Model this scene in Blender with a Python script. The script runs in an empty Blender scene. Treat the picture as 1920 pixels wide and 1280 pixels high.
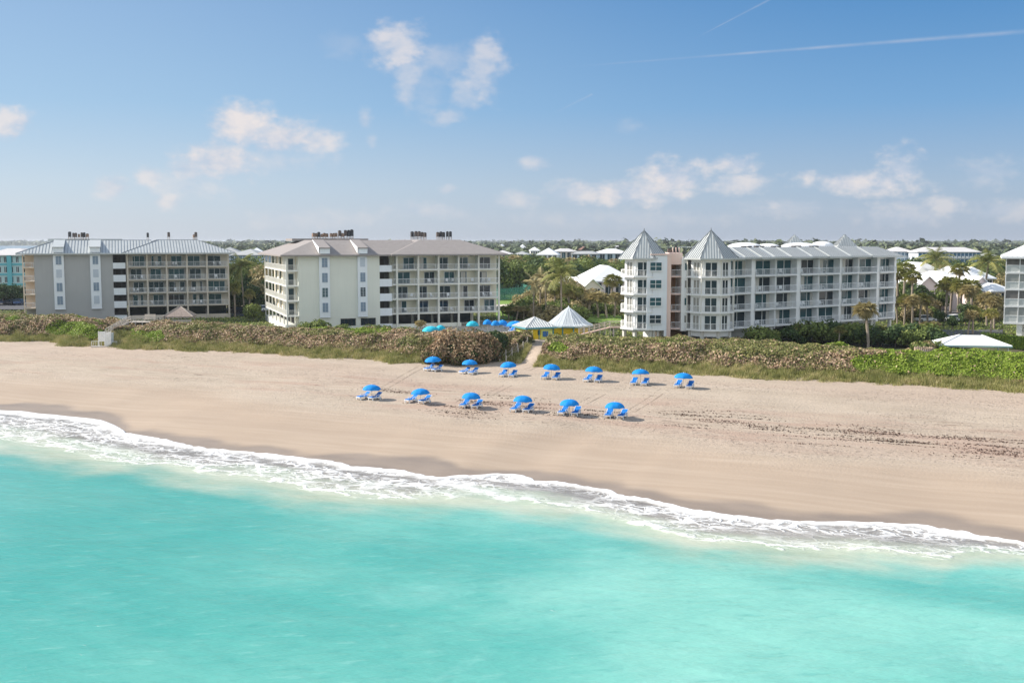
import bpy, math, random
import numpy as np
from mathutils import Vector, Matrix
R = math.radians
rnd = random.Random(7)
rng = np.random.default_rng(11)
scn = bpy.context.scene
COL = scn.collection

# ------------------------------------------------------------------ camera, sky, sun, exposure
FPX, HZ, CAMH = 2000.0, 452.0, 21.0
PITCH = math.atan((640 - HZ) / FPX)
CP, SP = math.cos(PITCH), math.sin(PITCH)
cam = bpy.data.cameras.new('camera'); camo = bpy.data.objects.new('camera', cam); COL.objects.link(camo)
camo.location = (0, 0, CAMH); camo.rotation_euler = (R(90) - PITCH, 0, 0)
cam.sensor_width = 36; cam.lens = 36 * FPX / 1920; cam.clip_start = 0.5; cam.clip_end = 60000
scn.camera = camo
scn.view_settings.view_transform = 'Standard'; scn.view_settings.look = 'None'
scn.view_settings.exposure = 0.88; scn.view_settings.gamma = 1
SUN_EL = R(33)
LDIR = Vector((0.95, -0.31, 0)).normalized()          # horizontal direction in which the sunlight travels
sun = bpy.data.lights.new('sun', 'SUN'); sun.energy = 4.0; sun.angle = R(0.55); sun.color = (1.0, 0.93, 0.84)
suno = bpy.data.objects.new('sun', sun); COL.objects.link(suno)
_d = Vector((LDIR.x * math.cos(SUN_EL), LDIR.y * math.cos(SUN_EL), -math.sin(SUN_EL)))
suno.rotation_euler = _d.to_track_quat('-Z', 'Y').to_euler()

def ray(px, py):
    a = (px - 960) / FPX; v = -(py - 640) / FPX
    return (a, CP + v * SP, -SP + v * CP)
def at(px, py, z):
    d = ray(px, py); t = (z - CAMH) / d[2]
    return (d[0] * t, d[1] * t)
def atD(px, py, Y):
    d = ray(px, py); t = Y / d[1]
    return (d[0] * t, Y, CAMH + d[2] * t)

def make_world():
    w = bpy.data.worlds.new('World'); scn.world = w; w.use_nodes = True
    nt = w.node_tree; nt.nodes.clear(); N = nt.nodes.new; L = nt.links.new
    out = N('ShaderNodeOutputWorld'); bg = N('ShaderNodeBackground'); bg.inputs[1].default_value = 0.1
    L(bg.outputs[0], out.inputs[0])
    sky = N('ShaderNodeTexSky'); sky.sky_type = 'NISHITA'; sky.sun_disc = False
    sky.sun_elevation = SUN_EL; sky.sun_rotation = math.atan2(-LDIR.x, -LDIR.y); sky.altitude = 10
    sky.air_density = 1.0; sky.dust_density = 0.6; sky.ozone_density = 2.2
    tc = N('ShaderNodeTexCoord'); sep = N('ShaderNodeSeparateXYZ'); L(tc.outputs['Generated'], sep.inputs[0])
    def M(op, a, b=None, c=None, clamp=False):
        n = N('ShaderNodeMath'); n.operation = op; n.use_clamp = clamp
        for i, x in enumerate((a, b, c)):
            if x is None: continue
            if isinstance(x, (int, float)): n.inputs[i].default_value = x
            else: L(x, n.inputs[i])
        return n.outputs[0]
    ysafe = M('MAXIMUM', sep.outputs[1], 0.02)
    az = M('DIVIDE', sep.outputs[0], ysafe); el = M('DIVIDE', sep.outputs[2], ysafe)
    cmb = N('ShaderNodeCombineXYZ'); L(az, cmb.inputs[0]); L(el, cmb.inputs[1])
    n1 = N('ShaderNodeTexNoise'); n1.inputs['Scale'].default_value = 26; n1.inputs['Detail'].default_value = 7; n1.inputs['Roughness'].default_value = 0.58
    mp = N('ShaderNodeMapping'); mp.inputs['Scale'].default_value = (1, 1.5, 1); L(cmb.outputs[0], mp.inputs[0]); L(mp.outputs[0], n1.inputs[0])
    n2 = N('ShaderNodeTexNoise'); n2.inputs['Scale'].default_value = 90; n2.inputs['Detail'].default_value = 7; L(mp.outputs[0], n2.inputs[0])
    nz = M('ADD', M('MULTIPLY', M('SUBTRACT', n1.outputs[0], 0.5), 2.7), M('MULTIPLY', M('SUBTRACT', n2.outputs[0], 0.5), 1.1))
    # (px, py, rx, ry, opacity)
    blobs = [(452, 235, 62, 40, 1.0), (525, 258, 85, 32, 1.0), (410, 300, 75, 36, .95), (590, 262, 45, 20, .8), (350, 318, 35, 22, .7),
             (280, 332, 26, 18, .7), (212, 350, 32, 22, .7), (315, 377, 24, 15, .65), (12, 232, 50, 28, .85),
             (745, 85, 48, 42, .78), (765, 145, 26, 55, .5), (905, 130, 38, 55, .62), (838, 216, 34, 17, .6), (872, 178, 30, 36, .42),
             (835, 110, 55, 32, .34), (800, 175, 40, 40, .22), (340, 345, 90, 26, .35), (480, 300, 120, 26, .4), (686, 225, 14, 20, .55), (697, 262, 10, 12, .35), (1002, 305, 27, 13, .55), (838, 353, 16, 9, .45),
             (1262, 335, 70, 32, 1.0), (1190, 362, 90, 24, .9), (1080, 362, 60, 20, .75), (1382, 308, 38, 18, .85), (1385, 345, 55, 18, .75),
             (970, 375, 45, 16, .5), (1692, 318, 38, 36, .95), (1620, 343, 105, 20, .9), (1855, 322, 60, 26, .45), (1770, 385, 38, 14, .55),
             (1700, 405, 80, 22, .4), (1880, 395, 60, 18, .4), (1480, 390, 90, 16, .3), (800, 395, 70, 14, .38), (1150, 410, 200, 18, .22),
             (600, 410, 150, 18, .22), (1175, 240, 24, 13, .2), (640, 80, 40, 22, .15), (1450, 385, 18, 9, .5)]
    acc = None
    for (px, py, rx, ry, op) in blobs:
        d = ray(px, py); a0, e0 = d[0] / d[1], d[2] / d[1]; ra, re = rx / FPX * 1.38, ry / FPX * 1.38
        m = N('ShaderNodeVectorMath'); m.operation = 'MULTIPLY_ADD'
        L(cmb.outputs[0], m.inputs[0]); m.inputs[1].default_value = (1 / ra, 1 / re, 0); m.inputs[2].default_value = (-a0 / ra, -e0 / re, 0)
        ln = N('ShaderNodeVectorMath'); ln.operation = 'LENGTH'; L(m.outputs[0], ln.inputs[0])
        v = M('SUBTRACT', 1.0, ln.outputs['Value'])
        v = M('MULTIPLY_ADD', nz, 0.66, v)
        mr = N('ShaderNodeMapRange'); mr.interpolation_type = 'SMOOTHSTEP'; mr.inputs['From Min'].default_value = -0.06; mr.inputs['From Max'].default_value = 0.85
        mr.inputs['To Max'].default_value = op * .92; L(v, mr.inputs['Value'])
        acc = mr.outputs[0] if acc is None else M('MAXIMUM', acc, mr.outputs[0])
    # contrails
    for (p0, p1, w, op) in (((1040, 128), (1990, 54), 5.0, .28), ((1285, 82), (1450, -4), 2.4, .2), ((1028, 218), (1112, 176), 2.2, .22)):
        d0, d1 = ray(*p0), ray(*p1)
        a0, e0, a1, e1 = d0[0] / d0[1], d0[2] / d0[1], d1[0] / d1[1], d1[2] / d1[1]
        ln = math.hypot(a1 - a0, e1 - e0); ux, uy = (a1 - a0) / ln, (e1 - e0) / ln
        da, de = M('SUBTRACT', az, a0), M('SUBTRACT', el, e0)
        t = M('DIVIDE', M('ADD', M('MULTIPLY', da, ux), M('MULTIPLY', de, uy)), ln)
        q = M('ABSOLUTE', M('ADD', M('MULTIPLY', da, -uy), M('MULTIPLY', de, ux)))
        width = M('MULTIPLY_ADD', t, w / FPX * .9, w / FPX * .35)
        body = M('SUBTRACT', 1.0, M('DIVIDE', q, width), clamp=True)
        fade = M('MULTIPLY', M('MULTIPLY', t, 2.2, clamp=True), M('MULTIPLY', M('SUBTRACT', 1.0, t), 30.0, clamp=True))
        tr = M('MULTIPLY', M('MULTIPLY', body, fade), M('MULTIPLY', M('ADD', n1.outputs[0], 0.35), op))
        acc = M('MAXIMUM', acc, tr)
    # sky colour: the physical sky blended with the clear-day gradient it should have (deeper away from the sun, pale at the horizon)
    def ramp(stops):
        cr = N('ShaderNodeValToRGB'); e = cr.color_ramp.elements
        while len(e) < len(stops): e.new(.5)
        for k, (p, c) in enumerate(stops): e[k].position = p; e[k].color = (*c, 1)
        L(sep.outputs[2], cr.inputs[0]); return cr.outputs[0]
    def srgb(c): return tuple(((q / 255 + .055) / 1.055) ** 2.4 for q in c)
    left = ramp([(0.0, srgb((195, 206, 222))), (.05, srgb((187, 205, 225))), (.12, srgb((156, 190, 222))), (.22, srgb((140, 175, 214))), (1, srgb((90, 130, 185)))])
    right = ramp([(0.0, srgb((170, 183, 205))), (.05, srgb((156, 180, 209))), (.12, srgb((110, 161, 210))), (.22, srgb((68, 134, 194))), (1, srgb((40, 90, 160)))])
    lr = N('ShaderNodeMapRange'); lr.interpolation_type = 'SMOOTHSTEP'; L(sep.outputs[0], lr.inputs['Value']); lr.inputs['From Min'].default_value = -.52; lr.inputs['From Max'].default_value = .42
    gr = N('ShaderNodeMix'); gr.data_type = 'RGBA'; L(lr.outputs[0], gr.inputs['Factor']); L(left, gr.inputs['A']); L(right, gr.inputs['B'])
    SKYK = 1 / (.1 * 2 ** scn.view_settings.exposure)
    gs = N('ShaderNodeVectorMath'); gs.operation = 'SCALE'; L(gr.outputs['Result'], gs.inputs[0]); gs.inputs['Scale'].default_value = SKYK
    tint = N('ShaderNodeMix'); tint.data_type = 'RGBA'; tint.inputs['Factor'].default_value = .88; L(sky.outputs[0], tint.inputs['A']); L(gs.outputs[0], tint.inputs['B'])
    # added unseen brightening of the sky behind the viewer and overhead, filling shaded facades
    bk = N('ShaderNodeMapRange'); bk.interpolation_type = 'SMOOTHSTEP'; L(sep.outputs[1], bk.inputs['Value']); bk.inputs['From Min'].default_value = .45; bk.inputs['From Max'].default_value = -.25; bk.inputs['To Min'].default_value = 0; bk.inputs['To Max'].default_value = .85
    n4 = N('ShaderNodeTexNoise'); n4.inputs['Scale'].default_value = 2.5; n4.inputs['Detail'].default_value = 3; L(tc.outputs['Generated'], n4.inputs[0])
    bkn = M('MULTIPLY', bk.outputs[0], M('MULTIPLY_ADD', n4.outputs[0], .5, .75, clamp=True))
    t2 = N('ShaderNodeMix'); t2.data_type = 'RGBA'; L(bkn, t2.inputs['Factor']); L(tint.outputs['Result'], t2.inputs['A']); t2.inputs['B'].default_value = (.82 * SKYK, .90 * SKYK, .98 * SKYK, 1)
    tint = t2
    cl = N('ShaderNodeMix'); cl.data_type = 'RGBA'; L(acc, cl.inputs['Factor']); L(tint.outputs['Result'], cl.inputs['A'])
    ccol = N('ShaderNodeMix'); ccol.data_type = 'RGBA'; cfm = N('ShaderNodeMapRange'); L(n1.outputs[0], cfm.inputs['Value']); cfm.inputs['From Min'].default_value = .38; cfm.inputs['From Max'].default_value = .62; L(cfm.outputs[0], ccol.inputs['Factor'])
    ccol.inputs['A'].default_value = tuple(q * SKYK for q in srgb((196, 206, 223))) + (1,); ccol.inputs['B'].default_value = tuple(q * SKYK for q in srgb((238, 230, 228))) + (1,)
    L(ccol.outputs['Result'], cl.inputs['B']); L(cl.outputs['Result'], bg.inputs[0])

make_world()
scn.cycles.max_bounces = 6; scn.cycles.diffuse_bounces = 3; scn.cycles.glossy_bounces = 3; scn.cycles.transmission_bounces = 3
scn.cycles.transparent_max_bounces = 6; scn.cycles.volume_bounces = 0
scn.cycles.use_denoising = True

# ------------------------------------------------------------------ materials
MATS = {}
def mat(name, col, rough=0.8, var=0.08, scale=0.6, bump=0.0, bscale=20, spec=0.3, metal=0.0, streak=0.0, trans=0.0):
    if name in MATS: return MATS[name]
    m = bpy.data.materials.new(name); m.use_nodes = True; nt = m.node_tree; N = nt.nodes.new; L = nt.links.new
    b = nt.nodes['Principled BSDF']; b.inputs['Roughness'].default_value = rough; b.inputs['Metallic'].default_value = metal
    b.inputs['Specular IOR Level'].default_value = spec
    geo = N('ShaderNodeNewGeometry')
    n = N('ShaderNodeTexNoise'); n.inputs['Scale'].default_value = scale; n.inputs['Detail'].default_value = 5; L(geo.outputs['Position'], n.inputs[0])
    mr = N('ShaderNodeMapRange'); L(n.outputs[0], mr.inputs['Value']); mr.inputs['From Min'].default_value = .25; mr.inputs['From Max'].default_value = .75
    mr.inputs['To Min'].default_value = 1 - var; mr.inputs['To Max'].default_value = 1 + var
    fac = mr.outputs[0]
    if streak:
        mp = N('ShaderNodeMapping'); mp.inputs['Scale'].default_value = (3.0, 3.0, 0.18); L(geo.outputs['Position'], mp.inputs[0])
        n3 = N('ShaderNodeTexNoise'); n3.inputs['Scale'].default_value = 1.0; n3.inputs['Detail'].default_value = 4; L(mp.outputs[0], n3.inputs[0])
        mr3 = N('ShaderNodeMapRange'); L(n3.outputs[0], mr3.inputs['Value']); mr3.inputs['From Min'].default_value = .5; mr3.inputs['From Max'].default_value = .8
        mr3.inputs['To Min'].default_value = 1; mr3.inputs['To Max'].default_value = 1 - streak
        mm = N('ShaderNodeMath'); mm.operation = 'MULTIPLY'; L(fac, mm.inputs[0]); L(mr3.outputs[0], mm.inputs[1]); fac = mm.outputs[0]
    vm = N('ShaderNodeVectorMath'); vm.operation = 'SCALE'; vm.inputs[0].default_value = col; L(fac, vm.inputs['Scale'])
    L(vm.outputs[0], b.inputs['Base Color'])
    if bump:
        nb = N('ShaderNodeTexNoise'); nb.inputs['Scale'].default_value = bscale; nb.inputs['Detail'].default_value = 4; L(geo.outputs['Position'], nb.inputs[0])
        bp = N('ShaderNodeBump'); bp.inputs['Strength'].default_value = bump; bp.inputs['Distance'].default_value = .05; L(nb.outputs[0], bp.inputs['Height']); L(bp.outputs[0], b.inputs['Normal'])
    MATS[name] = m
    return m
def leafmat(name, stops, rough=0.65, noise=0.5, nscale=0.25, trans=0.2):
    if name in MATS: return MATS[name]
    m = bpy.data.materials.new(name); m.use_nodes = True; nt = m.node_tree; N = nt.nodes.new; L = nt.links.new
    b = nt.nodes['Principled BSDF']; b.inputs['Roughness'].default_value = rough; b.inputs['Specular IOR Level'].default_value = .25
    at_ = N('ShaderNodeAttribute'); at_.attribute_name = 'tint'
    geo = N('ShaderNodeNewGeometry'); n = N('ShaderNodeTexNoise'); n.inputs['Scale'].default_value = nscale; n.inputs['Detail'].default_value = 3
    L(geo.outputs['Position'], n.inputs[0])
    a = N('ShaderNodeMath'); a.operation = 'SUBTRACT'; L(n.outputs[0], a.inputs[0]); a.inputs[1].default_value = .5
    a2 = N('ShaderNodeMath'); a2.operation = 'MULTIPLY_ADD'; L(a.outputs[0], a2.inputs[0]); a2.inputs[1].default_value = noise; L(at_.outputs['Fac'], a2.inputs[2])
    cr = N('ShaderNodeValToRGB'); L(a2.outputs[0], cr.inputs[0])
    e = cr.color_ramp.elements
    while len(e) < len(stops): e.new(0.5)
    for k, (p, c) in enumerate(stops): e[k].position = p; e[k].color = (*c, 1)
    L(cr.outputs[0], b.inputs['Base Color'])
    if trans:
        t = N('ShaderNodeBsdfTranslucent'); L(cr.outputs[0], t.inputs[0]); mx = N('ShaderNodeMixShader'); mx.inputs[0].default_value = trans
        L(b.outputs[0], mx.inputs[1]); L(t.outputs[0], mx.inputs[2]); L(mx.outputs[0], nt.nodes['Material Output'].inputs[0])
    MATS[name] = m
    return m

# ------------------------------------------------------------------ object helpers
def tag(o, label=None, cat=None, group=None, kind=None):
    if label: o['label'] = label
    if cat: o['category'] = cat
    if group: o['group'] = group
    if kind: o['kind'] = kind
    return o
def empty(name, loc, rz=0, label=None, cat=None, group=None):
    o = bpy.data.objects.new(name, None); COL.objects.link(o); o.location = loc; o.rotation_euler = (0, 0, rz); o.empty_display_size = .5
    return tag(o, label, cat, group)
class MB:
    def __init__(s): s.v = []; s.f = []
    def poly(s, pts):
        k = len(s.v); s.v += [tuple(p) for p in pts]; s.f.append(tuple(range(k, k + len(pts)))); return s
    def box(s, x0, x1, y0, y1, z0, z1):
        k = len(s.v)
        s.v += [(x0, y0, z0), (x1, y0, z0), (x1, y1, z0), (x0, y1, z0), (x0, y0, z1), (x1, y0, z1), (x1, y1, z1), (x0, y1, z1)]
        s.f += [(k, k+3, k+2, k+1), (k+4, k+5, k+6, k+7), (k, k+1, k+5, k+4), (k+1, k+2, k+6, k+5), (k+2, k+3, k+7, k+6), (k+3, k, k+4, k+7)]
        return s
    def prism(s, pts, z0, z1):     # pts counter-clockwise (x, y)
        k = len(s.v); n = len(pts)
        s.v += [(p[0], p[1], z0) for p in pts] + [(p[0], p[1], z1) for p in pts]
        s.f += [tuple(range(k + n - 1, k - 1, -1)), tuple(range(k + n, k + 2 * n))]
        for i in range(n): j = (i + 1) % n; s.f.append((k + i, k + j, k + n + j, k + n + i))
        return s
    def hull8(s, lo, hi):          # lo, hi: 4 points each, ccw seen from above
        k = len(s.v); s.v += [tuple(p) for p in lo] + [tuple(p) for p in hi]
        s.f += [(k+3, k+2, k+1, k), (k+4, k+5, k+6, k+7)] + [(k + i, k + (i+1) % 4, k + 4 + (i+1) % 4, k + 4 + i) for i in range(4)]
        return s
    def tube(s, p0, p1, r0, r1=None, n=6, cap=True):
        r1 = r0 if r1 is None else r1
        p0, p1 = Vector(p0), Vector(p1); d = (p1 - p0)
        if d.length < 1e-6: return s
        d.normalize(); a = d.orthogonal().normalized(); b = d.cross(a); k = len(s.v)
        for p, r in ((p0, r0), (p1, r1)):
            for i in range(n):
                t = 2 * math.pi * i / n; q = p + a * (r * math.cos(t)) + b * (r * math.sin(t)); s.v.append(tuple(q))
        for i in range(n): j = (i + 1) % n; s.f.append((k + i, k + j, k + n + j, k + n + i))
        if cap: s.f += [tuple(range(k + n - 1, k - 1, -1)), tuple(range(k + n, k + 2 * n))]
        return s
    def path(s, pts, r, n=5):
        for a, b in zip(pts[:-1], pts[1:]): s.tube(a, b, r, n=n)
        return s
    def build(s, name, m, parent=None, label=None, smooth=False):
        me = bpy.data.meshes.new(name); me.from_pydata(s.v, [], s.f); me.materials.append(m); me.update()
        if smooth: me.polygons.foreach_set('use_smooth', [True] * len(me.polygons))
        o = bpy.data.objects.new(name, me); COL.objects.link(o)
        if parent: o.parent = parent
        if label: o['label'] = label
        return o
def rawmesh(name, V, F, m, parent=None, attrs=None, smooth=False, nper=4):
    """V (n,3) array, F (m,nper) int array"""
    me = bpy.data.meshes.new(name); V = np.asarray(V, np.float32); F = np.asarray(F, np.int32)
    me.vertices.add(len(V)); me.vertices.foreach_set('co', V.ravel())
    me.loops.add(F.size); me.loops.foreach_set('vertex_index', F.ravel())
    me.polygons.add(len(F)); me.polygons.foreach_set('loop_start', np.arange(len(F), dtype=np.int32) * nper)
    me.polygons.foreach_set('loop_total', np.full(len(F), nper, np.int32))
    me.update(calc_edges=True)
    for k, (dom, arr) in (attrs or {}).items():
        a = me.attributes.new(k, 'FLOAT', dom); a.data.foreach_set('value', np.asarray(arr, np.float32))
    if smooth: me.polygons.foreach_set('use_smooth', np.ones(len(F), bool))
    me.materials.append(m)
    o = bpy.data.objects.new(name, me); COL.objects.link(o)
    if parent: o.parent = parent
    return o
def copy_tree(o, parent=None):
    c = o.copy(); COL.objects.link(c)
    if parent: c.parent = parent
    for ch in list(o.children): copy_tree(ch, c)
    return c
def wnoise(x, y, f, seed=0):       # smooth pseudo noise -1..1
    s = seed * 1.7
    return (np.sin(x * f + 1.3 * np.sin(y * f * .7 + s)) + np.sin(y * f * 1.13 + 1.7 * np.sin(x * f * .53 + 2 + s)) + np.sin((x + y) * f * .61 + s * 2.1 + np.sin((x - y) * f * .9))) / 3

# ------------------------------------------------------------------ shore geometry
SH = R(-25); CU, SU = math.cos(SH), math.sin(SH)
def uv(x, y): return x * CU + y * SU, -x * SU + y * CU          # u along the shore, v inland
def xy(u, v): return u * CU - v * SU, u * SU + v * CU
def line_v(pix, z):
    P = sorted(uv(*at(px, py, z)) for px, py in pix)
    U = np.array([p[0] for p in P]); V = np.array([p[1] for p in P])
    return lambda u: np.interp(u, U, V)
shore_px = [(-900, 742), (-300, 755), (-100, 764), (0, 770), (60, 773), (115, 781), (150, 782), (200, 790), (225, 803), (240, 813), (300, 822), (345, 833), (390, 842), (415, 844),
 (500, 851), (560, 858), (625, 865), (660, 875), (700, 878), (760, 883), (800, 893), (830, 896), (860, 893), (920, 890), (960, 889), (985, 893), (1003, 901), (1060, 906), (1100, 914),
 (1143, 919), (1158, 928), (1220, 938), (1280, 953), (1380, 968), (1420, 972), (1480, 978), (1520, 978), (1600, 980), (1660, 981), (1730, 986), (1800, 998), (1860, 1010), (1920, 1019), (2000, 1032), (2200, 1065), (2700, 1160)]
foam_px = [(-900, 770), (-300, 798), (0, 826), (100, 842), (180, 862), (230, 874), (300, 872), (400, 892), (520, 907), (600, 925), (640, 931), (700, 938), (800, 936), (950, 937),
 (1000, 946), (1100, 962), (1200, 988), (1300, 1016), (1400, 1023), (1500, 1036), (1600, 1036), (1700, 1041), (1770, 1052), (1830, 1040), (1920, 1046), (2200, 1110), (2700, 1210)]
toe_px = [(-900, 622), (-300, 634), (0, 640), (100, 641), (112, 649), (200, 649), (240, 654), (350, 658), (480, 662), (560, 668), (640, 673), (700, 674), (730, 681), (830, 682), (900, 679), (930, 676),
 (960, 680), (985, 687), (1050, 692), (1200, 699), (1290, 702), (1400, 709), (1550, 715), (1700, 723), (1850, 731), (1920, 739), (2200, 765), (2700, 820)]
back_px = [(-900, 596), (-300, 600), (0, 602), (200, 608), (430, 622), (560, 629), (740, 634), (860, 640), (940, 640), (1100, 642), (1280, 650), (1400, 643), (1600, 668), (1700, 675), (1920, 680), (2200, 695), (2700, 730)]
v_shore, v_foam, v_toe, v_back = line_v(shore_px, 0), line_v(foam_px, 0), line_v(toe_px, 2.6), line_v(back_px, 4.6)
def sstep(t): t = np.clip(t, 0, 1); return t * t * (3 - 2 * t)
PLAT = 4.3
def ground_z(x, y):
    x = np.asarray(x, float); y = np.asarray(y, float)
    u, v = uv(x, y); s = v - v_shore(u); st = v_toe(u) - v_shore(u); t = s - st
    z = np.where(s < 14, .08 * s - .06, 1.06 + (2.6 - 1.06) * np.clip((s - 14) / np.maximum(st - 14, 1), 0, 1))
    z = np.where(s < 0, .09 * s - .06, z); z = np.maximum(z, -3)
    z = z + np.where(s > 8, .07 * wnoise(x, y, .35) + .03 * wnoise(x, y, 1.6, 3), 0) * np.clip((s - 8) / 6, 0, 1)
    crest = sstep(t / 8) * 1.95 - sstep((t - 14) / 8) * .5 + .15 * wnoise(x, y, .3, 5) * sstep(t / 6) * (1 - sstep((t - 16) / 8))
    z = z + crest
    d = np.hypot(x, y); az = x / np.maximum(y, 1)
    lag = sstep((y - 620) / 80) * sstep((-.30 - az) / .03) * (1 - sstep((d - 5200) / 400))
    return z - lag * 6.0
def gz(x, y): return float(ground_z(x, y))
def on_ground(px, py):
    z = 3.0
    for _ in range(14):
        x, y = at(px, py, z); z = .5 * z + .5 * gz(x, y)
    return (x, y, gz(x, y))
# ------------------------------------------------------------------ ground sheet
def sand_material():
    m = bpy.data.materials.new('sand_and_soil'); m.use_nodes = True; nt = m.node_tree; N = nt.nodes.new; L = nt.links.new
    b = nt.nodes['Principled BSDF']
    def M(op, a, b_=None, c=None, clamp=False):
        n = N('ShaderNodeMath'); n.operation = op; n.use_clamp = clamp
        for i, x in enumerate((a, b_, c)):
            if x is None: continue
            if isinstance(x, (int, float)): n.inputs[i].default_value = x
            else: L(x, n.inputs[i])
        return n.outputs[0]
    def mr(v, a, b_, c=0., d=1., smooth=True):
        n = N('ShaderNodeMapRange'); n.interpolation_type = 'SMOOTHSTEP' if smooth else 'LINEAR'; L(v, n.inputs['Value'])
        for k, x in zip(('From Min', 'From Max', 'To Min', 'To Max'), (a, b_, c, d)): n.inputs[k].default_value = x
        return n.outputs[0]
    def mix(f, a, b_, mode='MIX'):
        n = N('ShaderNodeMix'); n.data_type = 'RGBA'; n.blend_type = mode
        if isinstance(f, float): n.inputs['Factor'].default_value = f
        else: L(f, n.inputs['Factor'])
        for k, x in (('A', a), ('B', b_)):
            if isinstance(x, tuple): n.inputs[k].default_value = (*x, 1)
            else: L(x, n.inputs[k])
        return n.outputs['Result']
    geo = N('ShaderNodeNewGeometry')
    rot = N('ShaderNodeMapping'); rot.vector_type = 'POINT'; rot.inputs['Rotation'].default_value = (0, 0, -SH); L(geo.outputs['Position'], rot.inputs[0])
    def noise(scale, detail=5, sx=1, sy=1, rough=.55, vec=None):
        mp = N('ShaderNodeMapping'); mp.inputs['Scale'].default_value = (sx, sy, 1); L(rot.outputs[0], mp.inputs[0])
        n = N('ShaderNodeTexNoise'); n.inputs['Scale'].default_value = scale; n.inputs['Detail'].default_value = detail; n.inputs['Roughness'].default_value = rough
        L(mp.outputs[0], n.inputs[0]); return n.outputs[0]
    A = lambda k: (lambda n: (setattr(n, 'attribute_name', k), n.outputs['Fac'])[1])(N('ShaderNodeAttribute'))
    s, t = A('shore'), A('dune')
    big = noise(.045, 4, .35, 1); mid = noise(.35, 5, .4, 1); fine = noise(3.5, 4); streak = noise(.7, 6, .1, 1.6, .6)
    lobes = M('MULTIPLY', M('SUBTRACT', noise(.05, 3, 1, .25), .5), 15.0)
    lobes2 = M('MULTIPLY', M('SUBTRACT', noise(.16, 3, .5, .5), .5), 3.0)
    s_w = M('ADD', M('ADD', s, lobes), lobes2)
    wet = mr(M('ADD', s_w, M('MULTIPLY', M('SUBTRACT', noise(.5, 4, .4, 1), .5), 1.2)), 1.8, 3.8, 1., 0.)
    damp = mr(M('ADD', M('ADD', s, M('MULTIPLY', M('SUBTRACT', big, .5), 14.)), M('MULTIPLY', M('SUBTRACT', streak, .5), 4.)), 13., 21., 1., 0.)
    dry = mix(mr(mid, .35, .7), (.45, .372, .288), (.385, .315, .24))
    dry = mix(mr(big, .42, .62, 0., .6), dry, (.415, .315, .245))
    dry = mix(mr(streak, .5, .75, 0., .35), dry, (.535, .45, .37))
    dry = mix(mr(fine, .5, .75, 0., .35), dry, (.36, .285, .225))
    dampc = mix(mr(streak, .35, .7), (.385, .298, .222), (.43, .34, .258))
    dampc = mix(mr(noise(.12, 4, .3, 1), .45, .7, 0., .6), dampc, (.35, .268, .20))
    c = mix(damp, dry, dampc)
    c = mix(wet, c, mix(mr(mid, .3, .7), (.25, .20, .158), (.31, .245, .19)))
    # churned, trodden sand: small dark specks
    vo = N('ShaderNodeTexVoronoi'); vo.inputs['Scale'].default_value = 1.5; vo.inputs['Randomness'].default_value = 1; L(rot.outputs[0], vo.inputs[0])
    sp = M('MULTIPLY', mr(vo.outputs['Distance'], .13, .2, 1., 0.), mr(noise(.10, 3, .5, 1), .48, .62))
    sp = M('MULTIPLY', sp, mr(s, 15., 24.)); c = mix(M('MULTIPLY', sp, .55), c, (.25, .19, .145))
    tn = noise(2.4, 4, .8, 1, .7); tread = M('MULTIPLY', M('MULTIPLY', mr(tn, .57, .66), mr(noise(.07, 4, .5, 1.3, .6), .46, .60)), mr(s, 14., 20.))
    c = mix(M('MULTIPLY', tread, .6), c, (.27, .21, .16)); tn2 = noise(1.3, 3, .9, 1, .6); c = mix(M('MULTIPLY', M('MULTIPLY', mr(tn2, .56, .66), mr(s, 12., 18.)), .28), c, (.33, .26, .20))
    # strand line of dry weed
    band = M('MULTIPLY', mr(s, 19., 25.), mr(s, 37., 44., 1., 0.))
    wn = noise(.8, 7, .3, 2.4, .68); patch = mr(noise(.055, 3, .35, 1.2), .44, .60)
    weed = M('MULTIPLY', M('MULTIPLY', mr(wn, .585, .64), band), patch)
    c = mix(M('MULTIPLY', weed, .8), c, (.07, .036, .024))
    pink = M('MULTIPLY', M('MULTIPLY', mr(noise(.25, 5, .3, 1.5), .45, .65), band), .5); c = mix(pink, c, (.36, .235, .18))
    # soil and turf inland
    soil = mix(mr(noise(.4, 5), .4, .6), (.10, .085, .05), (.07, .09, .03))
    c = mix(mr(M('ADD', t, M('MULTIPLY', M('SUBTRACT', mid, .5), 3.)), 1.2, 3.5), c, soil)
    L(c, b.inputs['Base Color'])
    r = M('MULTIPLY_ADD', wet, -.42, .9); L(r, b.inputs['Roughness']); b.inputs['Specular IOR Level'].default_value = .3
    h = M('ADD', M('MULTIPLY', fine, .35), M('ADD', M('MULTIPLY', mid, .9), M('MULTIPLY', streak, .35)))
    h = M('SUBTRACT', M('SUBTRACT', h, M('MULTIPLY', tread, .3)), M('MULTIPLY', sp, .25))
    h = M('MULTIPLY', h, mr(s, 8., 22., .12, 1.))
    bp = N('ShaderNodeBump'); bp.inputs['Strength'].default_value = .8; bp.inputs['Distance'].default_value = .35; L(h, bp.inputs['Height']); L(bp.outputs[0], b.inputs['Normal'])
    return m
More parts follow.
